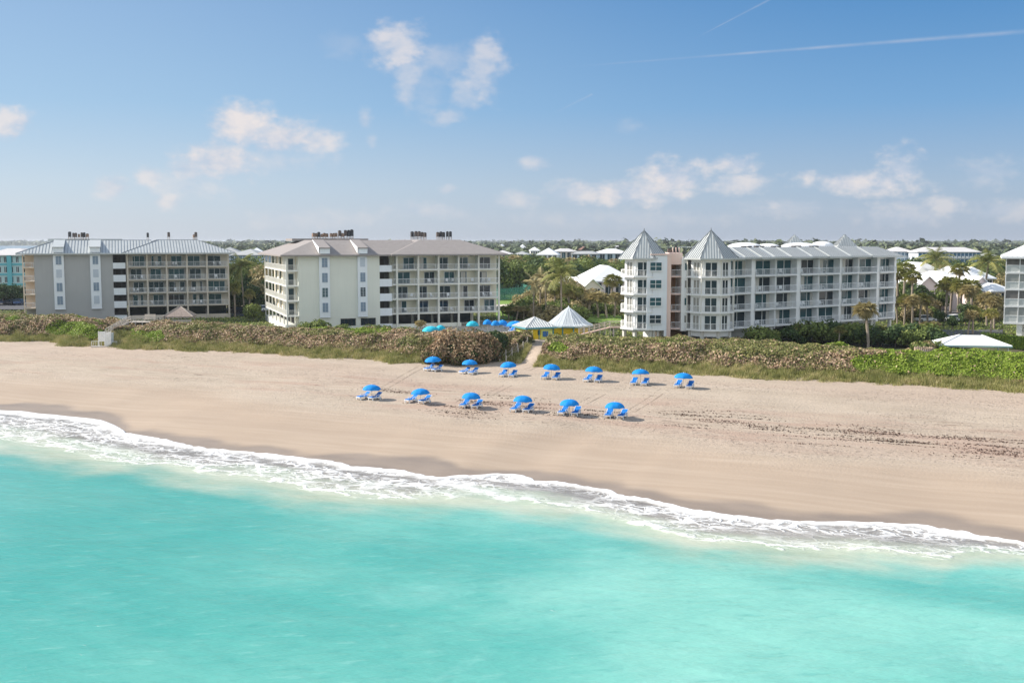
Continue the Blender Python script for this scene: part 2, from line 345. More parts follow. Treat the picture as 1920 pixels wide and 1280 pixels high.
def make_ground():
    def axis(lo, hi, step, far):
        a = list(np.arange(lo, hi + .01, step)); d = step
        l, r = [], []; x = lo
        while x > -far: d *= 1.22; x -= d; l.append(x)
        d = step; x = hi
        while x < far: d *= 1.22; x += d; r.append(x)
        return np.array(l[::-1] + a + r)
    X = axis(-150, 110, 1.1, 22000); Y = axis(30, 235, 1.1, 22000)
    Y = Y[Y > -400]
    gx, gy = np.meshgrid(X, Y); z = ground_z(gx, gy); nx, ny = len(X), len(Y)
    V = np.stack([gx.ravel(), gy.ravel(), z.ravel()], 1)
    i = np.arange(nx * ny).reshape(ny, nx); F = np.stack([i[:-1, :-1], i[:-1, 1:], i[1:, 1:], i[1:, :-1]], -1).reshape(-1, 4)
    u, v = uv(gx.ravel(), gy.ravel()); s = v - v_shore(u); t = v - v_toe(u)
    # the sandy path through the dune
    px_, py_ = gx.ravel(), gy.ravel()
    t = np.where(path_dist(px_, py_) < 1.8, np.minimum(t, .4), t)
    o = rawmesh('ground', V, F, sand_material(), attrs={'shore': ('POINT', s), 'dune': ('POINT', t)}, smooth=True)
    return tag(o, kind='structure')
PATH = [at(978, 690, 2.7), at(985, 676, 3.4), at(1000, 660, 4.2), at(1012, 648, 4.6), at(1018, 636, 4.4)]
def path_dist(x, y):
    d = np.full(np.shape(x), 1e9)
    for (a, b) in zip(PATH[:-1], PATH[1:]):
        ax, ay = a; bx, by = b; L2 = (bx - ax) ** 2 + (by - ay) ** 2
        k = np.clip(((x - ax) * (bx - ax) + (y - ay) * (by - ay)) / L2, 0, 1)
        d = np.minimum(d, np.hypot(x - ax - k * (bx - ax), y - ay - k * (by - ay)))
    return d
make_ground()

# ------------------------------------------------------------------ sea
def water_material(lagoon=False):
    m = bpy.data.materials.new('lagoon_water' if lagoon else 'sea_water'); m.use_nodes = True; nt = m.node_tree; N = nt.nodes.new; L = nt.links.new
    b = nt.nodes['Principled BSDF']
    def M(op, a, b_=None, c=None, clamp=False):
        n = N('ShaderNodeMath'); n.operation = op; n.use_clamp = clamp
        for i, x in enumerate((a, b_, c)):
            if x is None: continue
            if isinstance(x, (int, float)): n.inputs[i].default_value = x
            else: L(x, n.inputs[i])
        return n.outputs[0]
    def mr(v, a, b_, c=0., d=1.):
        n = N('ShaderNodeMapRange'); n.interpolation_type = 'SMOOTHSTEP'; L(v, n.inputs['Value'])
        for k, x in zip(('From Min', 'From Max', 'To Min', 'To Max'), (a, b_, c, d)): n.inputs[k].default_value = x
        return n.outputs[0]
    def mix(f, a, b_):
        n = N('ShaderNodeMix'); n.data_type = 'RGBA'; L(f, n.inputs['Factor'])
        for k, x in (('A', a), ('B', b_)):
            if isinstance(x, tuple): n.inputs[k].default_value = (*x, 1)
            else: L(x, n.inputs[k])
        return n.outputs['Result']
    geo = N('ShaderNodeNewGeometry')
    def noise(scale, detail=5, sx=1, sy=1, rough=.55, ang=-SH, dist=0.):
        rot = N('ShaderNodeMapping'); rot.inputs['Rotation'].default_value = (0, 0, ang); L(geo.outputs['Position'], rot.inputs[0])
        mp = N('ShaderNodeMapping'); mp.inputs['Scale'].default_value = (sx, sy, 1); L(rot.outputs[0], mp.inputs[0])
        n = N('ShaderNodeTexNoise'); n.inputs['Scale'].default_value = scale; n.inputs['Detail'].default_value = detail; n.inputs['Roughness'].default_value = rough
        n.inputs['Distortion'].default_value = dist; L(mp.outputs[0], n.inputs[0]); return n.outputs[0]
    b.inputs['Roughness'].default_value = .22; b.inputs['Specular IOR Level'].default_value = .35; b.inputs['IOR'].default_value = 1.33
    rip = noise(.9, 5, .45, 1.6, .6, -R(8)); rip2 = noise(3.2, 3, .6, 1.5, .6, -R(-18)); swell = noise(.12, 3, .4, 1.2)
    h = M('ADD', M('MULTIPLY', rip, .8), M('ADD', M('MULTIPLY', rip2, .12), M('MULTIPLY', swell, 2.2)))
    bp = N('ShaderNodeBump'); bp.inputs['Strength'].default_value = .6; bp.inputs['Distance'].default_value = .30; L(h, bp.inputs['Height']); L(bp.outputs[0], b.inputs['Normal'])
    if lagoon:
        b.inputs['Base Color'].default_value = (.10, .17, .21, 1); return m
    A = lambda k: (lambda n: (setattr(n, 'attribute_name', k), n.outputs['Fac'])[1])(N('ShaderNodeAttribute'))
    f, s, ln, lw, clr = A('foam'), A('shore'), A('line'), A('patchy'), A('clear')
    base = mix(mr(noise(.035, 5, .55, 1, .6, -R(-30), .6), .36, .66), (.10, .39, .335), (.25, .555, .465))
    base = mix(mr(noise(.09, 5, .6, 1, .6, -R(35), 1.2), .52, .75, 0., .45), base, (.33, .62, .55))
    sx = N('ShaderNodeSeparateXYZ'); L(geo.outputs['Position'], sx.inputs[0])
    base = mix(mr(M('ADD', sx.outputs[0], M('MULTIPLY', M('SUBTRACT', swell, .5), 14.)), -30., 14., .62, 0.), base, (.045, .315, .275))
    base = mix(mr(rip, .56, .74, 0., .3), base, (.30, .60, .53))
    base = mix(mr(rip, .28, .44, .3, 0.), base, (.04, .27, .25))
    edge = M('ADD', f, M('MULTIPLY', M('SUBTRACT', noise(.22, 5, .5, 1, .6), .5), .9))
    sandy = mr(edge, .95, 1.75, 1., 0.)
    base = mix(sandy, base, mix(mr(noise(.3, 4, .3, 1), .35, .65), (.40, .47, .35), (.52, .55, .43)))
    sw = mr(edge, .38, .85, 1., 0.)
    base = mix(sw, base, mix(mr(noise(.35, 4, .3, 1), .35, .65), (.21, .19, .165), (.33, .305, .27)))
    # foam: solid rim, lace behind it
    def lace(scale, ang, sx_, sy_, w):
        rot = N('ShaderNodeMapping'); rot.inputs['Rotation'].default_value = (0, 0, ang); rot.inputs['Scale'].default_value = (1, 1, 1); L(geo.outputs['Position'], rot.inputs[0])
        wz = N('ShaderNodeTexNoise'); wz.inputs['Scale'].default_value = .9; wz.inputs['Detail'].default_value = 4; L(rot.outputs[0], wz.inputs[0])
        va = N('ShaderNodeVectorMath'); va.operation = 'MULTIPLY_ADD'; L(wz.outputs['Color'], va.inputs[0]); va.inputs[1].default_value = (1.6, 1.6, 0); L(rot.outputs[0], va.inputs[2])
        mp = N('ShaderNodeMapping'); mp.inputs['Scale'].default_value = (sx_, sy_, 1); L(va.outputs[0], mp.inputs[0])
        v = N('ShaderNodeTexVoronoi'); v.feature = 'DISTANCE_TO_EDGE'; v.inputs['Scale'].default_value = scale; L(mp.outputs[0], v.inputs[0])
        return mr(v.outputs['Distance'], w * .25, w, 1., 0.)
    l1 = lace(.55, -SH, .5, 1.2, .10); l2 = lace(1.5, -SH, .6, 1.15, .13)
    brk = noise(.45, 5, .5, 1.2, .65)
    fk = M('ADD', f, M('MULTIPLY', M('SUBTRACT', noise(.5, 6, .5, 1.1, .65), .5), .34))
    rim = mr(fk, .05, .20, 1., 0.)
    dens = mr(M('ADD', f, M('MULTIPLY', M('SUBTRACT', brk, .5), 1.3)), .25, 1.0, 1., 0.)
    outer = M('MULTIPLY', mr(fk, .72, .82), mr(fk, .90, 1.0, 1., 0.))
    fl = M('MULTIPLY', M('MAXIMUM', l1, M('MULTIPLY', l2, .85)), M('MULTIPLY', mr(brk, .36, .54), mr(fk, .82, 1.0, 1., 0.)))
    fl = M('MAXIMUM', M('MULTIPLY', fl, M('MULTIPLY_ADD', dens, .5, .5)), M('MULTIPLY', M('MULTIPLY', outer, l1), .9))
    churn = M('MULTIPLY', M('MULTIPLY', mr(noise(1.1, 7, .45, 1.3, .72), .50, .60), mr(fk, .25, .62, 1., 0.)), mr(brk, .45, .62, .03, .55))
    keep = M('SUBTRACT', 1.0, M('MULTIPLY', clr, .85)); foam = M('MAXIMUM', rim, M('MULTIPLY', M('MAXIMUM', fl, churn), keep))
    foam = M('MAXIMUM', foam, M('MULTIPLY', ln, mr(noise(1.2, 5, .6, 1, .7), .38, .52)), clamp=True)
    # a few loose flecks farther out
    fleck = M('MULTIPLY', mr(noise(1.6, 6, .35, 1.4, .75, -R(-50)), .64, .72), lw)
    foam = M('MAXIMUM', foam, M('MULTIPLY', fleck, .5), clamp=True)
    col = mix(foam, base, (.84, .84, .83)); L(col, b.inputs['Base Color'])
    L(M('MULTIPLY_ADD', foam, .6, .2), b.inputs['Roughness'])
    hh = M('ADD', h, M('MULTIPLY', foam, .5)); L(hh, bp.inputs['Height'])
    return m
def make_sea():
    fr = np.concatenate([[0, .01, .03], np.linspace(.06, 1.2, 46), np.linspace(1.26, 2.4, 14)])
    us = np.concatenate([np.array([-20000, -6000, -2000, -800, -400]), np.arange(-260, -90, 2.0), np.arange(-90, 45, .4), np.arange(45, 120, 2.), np.array([150, 300, 900, 3000, 20000])])
    off = [1.5, 4, 8, 13, 19, 26, 34, 44, 60, 90, 160, 400, 1500, 8000, 20000]
    W = np.maximum(v_shore(us) - v_foam(us), 2.5); vs = v_shore(us) + .10 * np.sin(us * 2.1) + .07 * np.sin(us * 5.3 + 1) + .05 * np.sin(us * 11.7)
    rows, fa, sa = [], [], []
    for k in fr: rows.append(vs - k * W); fa.append(np.full_like(us, k)); sa.append(k * W)
    for q in off: rows.append(vs - 2.4 * W - q); fa.append(np.full_like(us, 2.4 + q / 6)); sa.append(2.4 * W + q)
    Vv = np.array(rows); Uu = np.tile(us, (len(rows), 1)); fa = np.array(fa); sa = np.array(sa)
    X, Y = xy(Uu, Vv)
    rim = np.exp(-((fa - .05) / .07) ** 2) * (.16 + .07 * wnoise(X, Y, 2.6) + .04 * wnoise(X, Y, 7.)) * (sa < 5)
    Z = np.maximum(0, rim) + .05 * wnoise(X, Y, .5) * np.clip(fa, 0, 1) + .09 * np.exp(-((fa - .9) / .12) ** 2) * (1 + wnoise(X, Y, .8))
    Z[0] = -.12
    def pl(pts, w):
        d = np.full(X.shape, 1e9)
        P = [at(a, b, 0) for a, b in pts]
        for (a, b) in zip(P[:-1], P[1:]):
            L2 = (b[0] - a[0]) ** 2 + (b[1] - a[1]) ** 2; k = np.clip(((X - a[0]) * (b[0] - a[0]) + (Y - a[1]) * (b[1] - a[1])) / L2, 0, 1)
            d = np.minimum(d, np.hypot(X - a[0] - k * (b[0] - a[0]), Y - a[1] - k * (b[1] - a[1])))
        return np.exp(-(d / w) ** 2)
    line = np.maximum.reduce([pl([(822, 898), (850, 908), (890, 918), (925, 926), (955, 935)], .75), pl([(392, 843), (410, 851), (425, 860)], .35)])
    pat = np.maximum.reduce([pl([(1680, 1160), (1760, 1195), (1840, 1250), (1920, 1270)], 2.2), pl([(1020, 1100), (1060, 1140), (1140, 1190)], 1.5), pl([(1800, 1085), (1920, 1150)], 2.0),
        pl([(868, 1160), (885, 1166)], .8), pl([(40, 1240), (160, 1200)], 2.), pl([(1440, 1230), (1560, 1280)], 2.0), pl([(880, 1030), (910, 1060)], 1.0)])
    clear = np.maximum.reduce([pl([(985, 918), (1040, 925), (1090, 932)], 2.2), pl([(1360, 998), (1480, 1006), (1560, 1010)], 1.5) * .8, pl([(1640, 1012), (1700, 1015), (1760, 1022)], 1.5) * .8, pl([(230, 838), (300, 850)], 1.6) * .7, pl([(870, 930), (940, 945)], 1.2)])
    V = np.stack([X.ravel(), Y.ravel(), Z.ravel()], 1); nr, nc = X.shape; i = np.arange(nr * nc).reshape(nr, nc)
    F = np.stack([i[1:, :-1], i[1:, 1:], i[:-1, 1:], i[:-1, :-1]], -1).reshape(-1, 4)
    o = rawmesh('sea', V, F, water_material(), attrs={'foam': ('POINT', fa.ravel()), 'shore': ('POINT', sa.ravel()), 'line': ('POINT', line.ravel()), 'patchy': ('POINT', pat.ravel()), 'clear': ('POINT', clear.ravel())}, smooth=True)
    tag(o, kind='structure')
make_sea()
b = MB(); b.poly([(-9000, 560, .0), (-150, 560, .0), (-1300, 6100, .0), (-9000, 6100, .0)]); tag(b.build('lagoon', water_material(True)), kind='structure')
# ------------------------------------------------------------------ shared building materials
M_grey = mat('wall_grey', (.42, .42, .415), .85, .04, .3, streak=.05)
M_greycream = mat('wall_sand', (.58, .535, .46), .85, .05, .4, streak=.06)
M_cream = mat('wall_cream', (.76, .765, .68), .85, .035, .3, streak=.05)
M_white = mat('paint_white', (.87, .865, .85), .7, .03, .4, streak=.05)
M_bwhite = mat('paint_white_shade_blue', (.80, .83, .86), .7, .03, .4, streak=.06)  # white paint with the blue of shade put into its colour
M_pink = mat('wall_pink', (.84, .64, .56), .85, .05, .4, streak=.08)
M_orange = mat('wall_orange', (.60, .34, .20), .85, .06, .4)
M_slab = mat('concrete_slab', (.70, .68, .62), .8, .05, .6)
M_rail = mat('rail_white', (.80, .82, .84), .5, .02, 1)
M_railc = mat('rail_cream', (.80, .79, .74), .5, .02, 1)
M_seam = mat('roof_metal', (.50, .52, .51), .45, .06, .5, spec=.4, streak=.12)
M_seam_rib = mat('roof_metal_rib', (.20, .22, .24), .5, .05, .5)
M_shingle = mat('roof_shingle', (.30, .27, .255), .92, .08, 1.2, bump=.3, bscale=3)
M_shutter = mat('shutter_blue', (.20, .27, .35), .4, .06, 1)
M_shutter_pale = mat('shutter_pale', (.52, .57, .63), .5, .03, 1)
M_dark = mat('dark_opening', (.015, .017, .02), .6, .1, 1)
M_brownframe = mat('dark_bronze', (.045, .035, .03), .5, .1, 1)
M_ac = mat('condenser_metal', (.12, .095, .085), .6, .3, 3)
M_ac2 = mat('condenser_rust', (.28, .19, .14), .7, .3, 3)
M_wroof = mat('roof_white', (.84, .84, .84), .6, .02, .4)
M_deckwood = mat('weathered_wood', (.56, .51, .46), .85, .15, 2, bump=.3)
M_palewood = mat('pale_wood', (.56, .50, .43), .85, .12, 2)
def glass(name, col, rough=.06):
    m = mat(name, col, rough, .25, .35, spec=.25); return m
G_dark = glass('glass_dark', (.02, .035, .045))
G_teal = glass('glass_teal', (.03, .085, .10))
G_curt = mat('glass_curtain', (.30, .29, .26), .25, .2, 3, spec=.6)
def pick_glass(p=.2): return G_curt if rnd.random() < p else (G_teal if rnd.random() < .5 else G_dark)

class Facade:
    """local frame of a building: x along the front, y into the building"""
    def __init__(s, ox, oy, ang): s.ox, s.oy, s.a = ox, oy, R(ang); s.c, s.s = math.cos(s.a), math.sin(s.a)
    def u(s, px, z=13, y=0):       # distance along the front of the point seen at column px
        a = (px - 960) / FPX; k = (CAMH - z) * SP
        ox, oy = s.ox - s.s * y, s.oy + s.c * y
        return (a * (oy * CP + k) - ox) / (s.c - a * s.s * CP)
    def w(s, u, y): return (s.ox + u * s.c - y * s.s, s.oy + u * s.s + y * s.c)
def origin_at(px, D, z=13):
    a = (px - 960) / FPX; return a * (D * CP + (CAMH - z) * SP), D

def railing(mb, p0, p1, z, h=1.0, step=.2, t=.035):
    """posts and balusters from p0 to p1 (x, y) on height z"""
    x0, y0 = p0; x1, y1 = p1; L_ = math.hypot(x1 - x0, y1 - y0); n = max(2, int(L_ / step))
    mb.tube((x0, y0, z + h), (x1, y1, z + h), .045, n=4); mb.tube((x0, y0, z + .10), (x1, y1, z + .10), .03, n=4)
    for i in range(n + 1):
        k = i / n; x, y = x0 + (x1 - x0) * k, y0 + (y1 - y0) * k; w = t * (.9 if i in (0, n) or i % 8 == 0 else .42)
        mb.box(x - w, x + w, y - w, y + w, z, z + h)
def slope_roof(mb, rb, a, b, c, d, seam=.62, rib=.03, rh=.07):
    """one roof slope: eave a->b, ridge c (above b) -> d (above a); rb gets the standing seams"""
    a, b, c, d = map(Vector, (a, b, c, d)); mb.poly([a, b, c] + ([d] if (d - c).length > .01 else []))
    if rb is None: return
    e = (b - a); Lh = e.length; e.normalize(); nrm = (b - a).cross(d - a).normalized(); up = nrm.cross(e); 
    if up.z < 0: up = -up
    if nrm.z < 0: nrm = -nrm
    def pr(p): return ((p - a).dot(e), (p - a).dot(up))
    P = [pr(p) for p in (a, b, c, d)]
    n = int(Lh / seam)
    for i in range(1, n):
        s = i * seam; top = 0; hit = []
        for q in range(4):
            (s0, t0), (s1, t1) = P[q], P[(q + 1) % 4]
            if abs(s1 - s0) > 1e-4 and min(s0, s1) <= s <= max(s0, s1): hit.append(t0 + (t1 - t0) * (s - s0) / (s1 - s0))
        if len(hit) < 2: continue
        t0, t1 = min(hit), max(hit)
        if t1 - t0 < .3: continue
        q0 = a + e * s + up * t0; q1 = a + e * s + up * t1
        lo = [q0 - e * rib, q0 + e * rib, q1 + e * rib, q1 - e * rib]
        rb.hull8([p - nrm * .01 for p in lo], [p + nrm * rh for p in lo])
def frustum(x0, x1, y0, y1, z0, z1, ins, seams, hip=True, ends=(1, 1)):
    """mansard-like roof ring with flat top; returns (surface mb, ribs mb)"""
    mb, rb = MB(), (MB() if seams else None)
    l, r = (ins if ends[0] else 0), (ins if ends[1] else 0)
    E = [(x0, y0, z0), (x1, y0, z0), (x1, y1, z0), (x0, y1, z0)]; T = [(x0 + l, y0 + ins, z1), (x1 - r, y0 + ins, z1), (x1 - r, y1 - ins, z1), (x0 + l, y1 - ins, z1)]
    for i in range(4): j = (i + 1) % 4; slope_roof(mb, rb, E[i], E[j], T[j], T[i])
    mb.poly(T); mb.poly(E[::-1])
    # fascia board
    for i in range(4):
        j = (i + 1) % 4; a, b = E[i], E[j]; mb.poly([(a[0], a[1], z0 - .28), (b[0], b[1], z0 - .28), (b[0], b[1], z0), (a[0], a[1], z0)])
    mb.poly([(p[0], p[1], z0 - .28) for p in E[::-1]])
    if seams:                       # hip caps
        for i in range(4): rb.tube(Vector(E[i]) + Vector((0, 0, .03)), Vector(T[i]) + Vector((0, 0, .03)), .07, n=5)
        for i in range(4): rb.tube(Vector(T[i]), Vector(T[(i + 1) % 4]), .08, n=5)
    return mb, rb

FL = [4.3, 7.15, 9.95, 12.75, 15.55, 18.35]       # ground, four balcony floors, eaves
ORD = ['first', 'second', 'third', 'fourth', 'fifth', 'sixth', 'seventh', 'eighth', 'ninth', 'tenth', 'eleventh', 'twelfth', 'thirteenth', 'fourteenth', 'fifteenth']
PATIO = []                                          # (world x, y, z, rot, label) of balcony chairs, placed later
BINFO = {}
def condo(name, label, O, ang, depth, px, Mwall, Mcorner, seams, M_roof, M_roofrib, M_rl, side_gallery, where):
    F = Facade(*O, ang); u = F.u
    root = empty(name, (O[0], O[1], 0), R(ang), label, 'apartment building'); g = FL[0] - .4
    uA1 = u(px['corner_end']); uP = [(u(a), u(b)) for a, b in px['panels']]; uS0, uS1 = u(px['stair'][0]), u(px['stair'][1])
    uc = [u(c) for c in px['columns']]; UE = uc[-1] + .25; RD = 2.0
    wall = MB()
    wall.box(uA1, uS0, 0, depth - 2, g, 18.2)                                       # solid block
    wall.box(uS0, uS1, 3.0, depth - 2, g, 18.2)
    wall.box(uS1, UE - .05, RD, depth - 2, FL[1], 18.2)
    wall.box(uS1 + .2, UE - 4, 5.0, depth - 2.4, g, FL[1])
    if not side_gallery: wall.box(.25, uA1, 2.4, depth - 2.2, g, 18.2)
    else: wall.box(2.1, uA1, 2.4, depth - 2.2, g, 18.2)
    for c in uc[:-1]: wall.box(c - .09, c + .09, .35, RD, FL[1], 18.2)                   # party walls
    wall.box(uS0 - .3, uS0, -.10, 3.0, g, 18.2) if False else None
    wall.build('wall', Mwall, root)
    # inner balcony walls, warmer paint
    back = MB(); back.box(uS1 + .1, UE - .15, RD - .05, RD + .02, FL[1] + .01, 18.19); back.build('balcony_wall', px['Mback'], root)
    cb = MB(); cb.box(.25 if not side_gallery else 2.12, uA1 - .01, 2.3, 2.44, FL[1], 18.19)
    if side_gallery: cb.box(2.02, 2.12, 2.3, depth - 2.25, FL[1], 18.19)
    cb.build('corner_wall', Mcorner, root)
    # corner balconies
    for k in range(1, 5):
        z = FL[k]; s = MB(); s.box(0, uA1 - .01, -.06, 2.3, z - .22, z)
        if side_gallery: s.box(0, 2.02, 2.3, depth - 3, z - .22, z)
        sl = s.build('balcony_floor', Mcorner if not side_gallery else M_railc, root)
        r = MB(); railing(r, (.08, 0), (uA1 - .1, 0), z)
        if side_gallery: railing(r, (.08, .05), (.08, depth - 3.2), z, step=.13)
        elif True: r.box(.0, .1, -.05, 2.3, z, z + 1.0)
        r.build('railing', M_railc if side_gallery else M_rl, sl)
    posts = MB(); posts.box(-.02, .22, -.08, .16, g, 18.2)
    if side_gallery:
        yy = 4.2
        while yy < depth - 2: posts.box(-.02, .2, yy - .1, yy + .1, g, 18.2); yy += (depth - 6.5) / 5
        posts.box(-.02, 2.1, 2.3, 2.42, FL[1], 18.2)
        posts.box(.02, 2.1, 2.2, depth - 2.6, g, g + 1.4)
    posts.build('corner_posts', M_railc if side_gallery else Mcorner, root)
    if side_gallery:
        for k in range(1, 5):
            z = FL[k]; w = MB(); w.box(uA1 - 1.5, uA1 - .55, 2.22, 2.29, z + .05, z + 2.15); w.build('balcony_door', G_dark, root)
            for yy in (8, 14.5, 21, 27.5):
                w = MB(); w.box(1.93, 2.01, yy, yy + 1.6, z + .05, z + 2.15); w.build('side_door', G_dark if rnd.random() < .6 else G_curt, root)
        for yy in (5, 10, 15, 20, 25):
            w = MB(); w.box(2.0, 2.09, yy, yy + 3.2, g + 1.5, g + 2.7); w.build('ground_window', M_dark, root)
    # window panels, with their little roof dormers
    for i, (a, b_) in enumerate(uP):
        p = MB(); p.box(a, b_, -.42, .01, FL[1] - .35, 18.12); p.box(a - .05, b_ + .05, -.46, .01, FL[1] - .47, FL[1] - .35)
        pan = p.build('window_panel', M_bwhite, root)
        for k in range(1, 5):
            m_ = px['panel_mats'][i][4 - k]; z = FL[k]; wa, wb = a + (b_ - a) * .26, b_ - (b_ - a) * .22
            w = MB(); w.box(wa, wb, -.47, -.43, z + .62, z + 2.3); wo = w.build('window', m_, pan)
            if m_ is not M_shutter_pale:
                f = MB(); f.box(wa - .05, wb + .05, -.50, -.44, z + .54, z + .61); f.box((wa + wb) / 2 - .03, (wa + wb) / 2 + .03, -.495, -.475, z + .62, z + 2.3)
                for q in range(1, 6): f.box(wa, wb, -.485, -.475, z + .62 + q * .28, z + .65 + q * .28)
                f.build('window_frame', M_bwhite if m_ is not M_shutter else M_shutter_pale, wo)
        a2, b2 = a + .05, b_ + .02
        d = MB(); d.poly([(a2, -.75, 18.65), (b2, -.75, 18.65), (b2, -.75, 19.75), (a2, -.75, 19.75)])
        d.poly([(a2, 5.4, 21.05), (a2, -.75, 18.65), (a2, -.75, 19.75)][::1]); d.poly([(b2, -.75, 18.65), (b2, 5.4, 21.05), (b2, -.75, 19.75)])
        dm = d.build('dormer', M_bwhite, root)
        d = MB(); d.hull8([(a2 - .12, -.95, 19.62), (b2 + .12, -.95, 19.62), (b2 + .1, 6.6, 21.1), (a2 - .1, 6.6, 21.1)], [(a2 - .12, -.95, 19.8), (b2 + .12, -.95, 19.8), (b2 + .1, 6.6, 21.28), (a2 - .1, 6.6, 21.28)])
        d.build('dormer_roof', M_roof, dm)
        if side_gallery: d = MB(); d.hull8([(a2 - .2, -.9, 18.7), (a2 - .13, -.9, 18.7), (a2 - .13, 6.0, 21.15), (a2 - .2, 6.0, 21.15)], [(a2 - .2, -.9, 19.83), (a2 - .13, -.9, 19.83), (a2 - .13, 6.0, 21.25), (a2 - .2, 6.0, 21.25)]); d.build('dormer_lit_cheek', M_white, dm)  # added white plate on one cheek; its colour stands for the sunlit side
    # open stair bay: parapets and dark openings
    for k in range(0, 4):
        z = FL[k + 1]; s = MB(); s.box(uS0 + .01, uS1, -.02, .13, z - 1.35 + .95, z + 1.05 if k < 3 else z + .85)
        s.box(uS0 + .01, uS1, .13, 3.0, z - .2, z); s.build('stair_parapet', M_bwhite, root)
    s = MB(); s.box(uS0 + .01, uS1, -.02, .13, g, FL[0] + .9); s.build('stair_parapet', M_bwhite, root)
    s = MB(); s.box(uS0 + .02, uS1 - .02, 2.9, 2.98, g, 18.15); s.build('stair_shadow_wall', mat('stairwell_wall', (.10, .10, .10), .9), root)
    for k in range(1, 5):
        s = MB(); z = FL[k]; s.box(uS0 + .5, uS0 + 1.5, 2.84, 2.9, z, z + 2.0); s.build('stair_door', M_brownframe, root)
    # wing: columns, slabs, railings, doors
    for c in uc:
        cm = MB(); cm.box(c - .17, c + .17, -.12, .3, g, 18.15); cm.build('column', px['Mcol'], root)
    edges = [uS1] + uc if uc[0] - uS1 > .8 else uc
    nb = len(edges) - 1
    for k in range(1, 5):
        z = FL[k]
        for i in range(nb):
            a, b_ = edges[i], edges[i + 1]; s = MB(); s.box(a + (.18 if i or nb == len(uc) - 1 else .02), b_ - .18, -.05, RD - .06, z - .24, z)
            sl = s.build('balcony_floor', px['Mcol'], root)
            r = MB(); railing(r, (a + .2, -.0), (b_ - .2, -.0), z, t=.03); r.build('railing', M_rl, sl)
            w_ = b_ - a
            if w_ < 2: continue
            dl = px['doors'][(i + (nb - len(uc) + 1)) % len(px['doors'])] if False else rnd.choice(px['doors'])
            x0 = a + .3 + (w_ - .6) * dl[0]; x1 = a + .3 + (w_ - .6) * dl[1]
            w = MB(); w.box(x0, x1, RD - .12, RD - .06, z + .04, z + 2.2); dr = w.build('sliding_door', pick_glass(.05), root)
            f = MB(); n = 3 if x1 - x0 > 3 else 2
            for q in range(n + 1): xx = x0 + (x1 - x0) * q / n; f.box(xx - .035, xx + .035, RD - .16, RD - .10, z + .04, z + 2.2)
            f.box(x0, x1, RD - .16, RD - .10, z + 2.2, z + 2.27); f.build('door_frame', M_rail, dr)
            if rnd.random() < .25:
                w = MB(); xx = rnd.uniform(x0, x1 - .9); w.box(xx, xx + rnd.uniform(.6, 1.1), RD - .145, RD - .125, z + .05, z + 2.15); w.build('curtain', mat('curtain_white', (.55, .53, .48), .9), dr)
            for q in range(rnd.choice([0, 1, 2, 2])):
                xx = a + .8 + rnd.random() * (w_ - 1.6); yy = rnd.uniform(.5, 1.3)
                PATIO.append((*F.w(xx, yy), z, R(ang) + rnd.uniform(-1.2, 1.2), f'patio chair, {ORD[k-1]} balcony level, {ORD[i]} bay of the {where} wing'))
    for i in range(nb):                              # ground floor
        a, b_ = edges[i], edges[i + 1]
        if b_ - a < 2: continue
        if i == nb - 1 and side_gallery: continue
        w = MB(); w.box(a + .3, b_ - .3, 4.6 - .1, 4.9, g + .9, FL[1] - .4); w.build('ground_window', G_dark, root)
    lw = MB(); lw.box(uS1, UE - (8 if side_gallery else 0), .3, .5, g, FL[0] + .75); lw.build('ground_parapet', Mwall if side_gallery else px['Mcol'], root)
    for (a, b_) in px.get('ground', []):
        a, b_ = u(a), u(b_); w = MB(); w.box(a, b_, -.06, .01, FL[0] + .75, FL[0] + 2.0); wo = w.build('ground_window', G_dark, root)
        f = MB(); n = 4
        for q in range(n + 1): xx = a + (b_ - a) * q / n; f.box(xx - .04, xx + .04, -.10, -.05, FL[0] + .75, FL[0] + 2.0)
        f.box(a - .08, b_ + .08, -.10, -.05, FL[0] + 2.0, FL[0] + 2.1); f.build('window_frame', M_brownframe, wo)
    # roofs
    uw = u(px['wing_eave']); OH = 1.1
    for (x0, x1, yo, en) in ((-OH, uw + 6, 0, (1, 0)), (uw, UE + OH, -.55, (1, 1))):
        mb, rb = frustum(x0, x1, -OH + yo, depth + OH + yo - 1, 18.45 + (.05 if yo else 0), 21.2 + (.06 if yo else 0), 7.6, seams, ends=en)
        ro = mb.build('roof', M_roof, root)
        if rb: rb.build('roof_seams', M_roofrib, ro)
    t = MB(); t.box(4, uw, depth * .55, depth * .55 + 9, 21.0, 21.5); t.build('rear_roof_block', M_roof, root)
    BINFO[name] = (F, depth, UE)
    return F, root

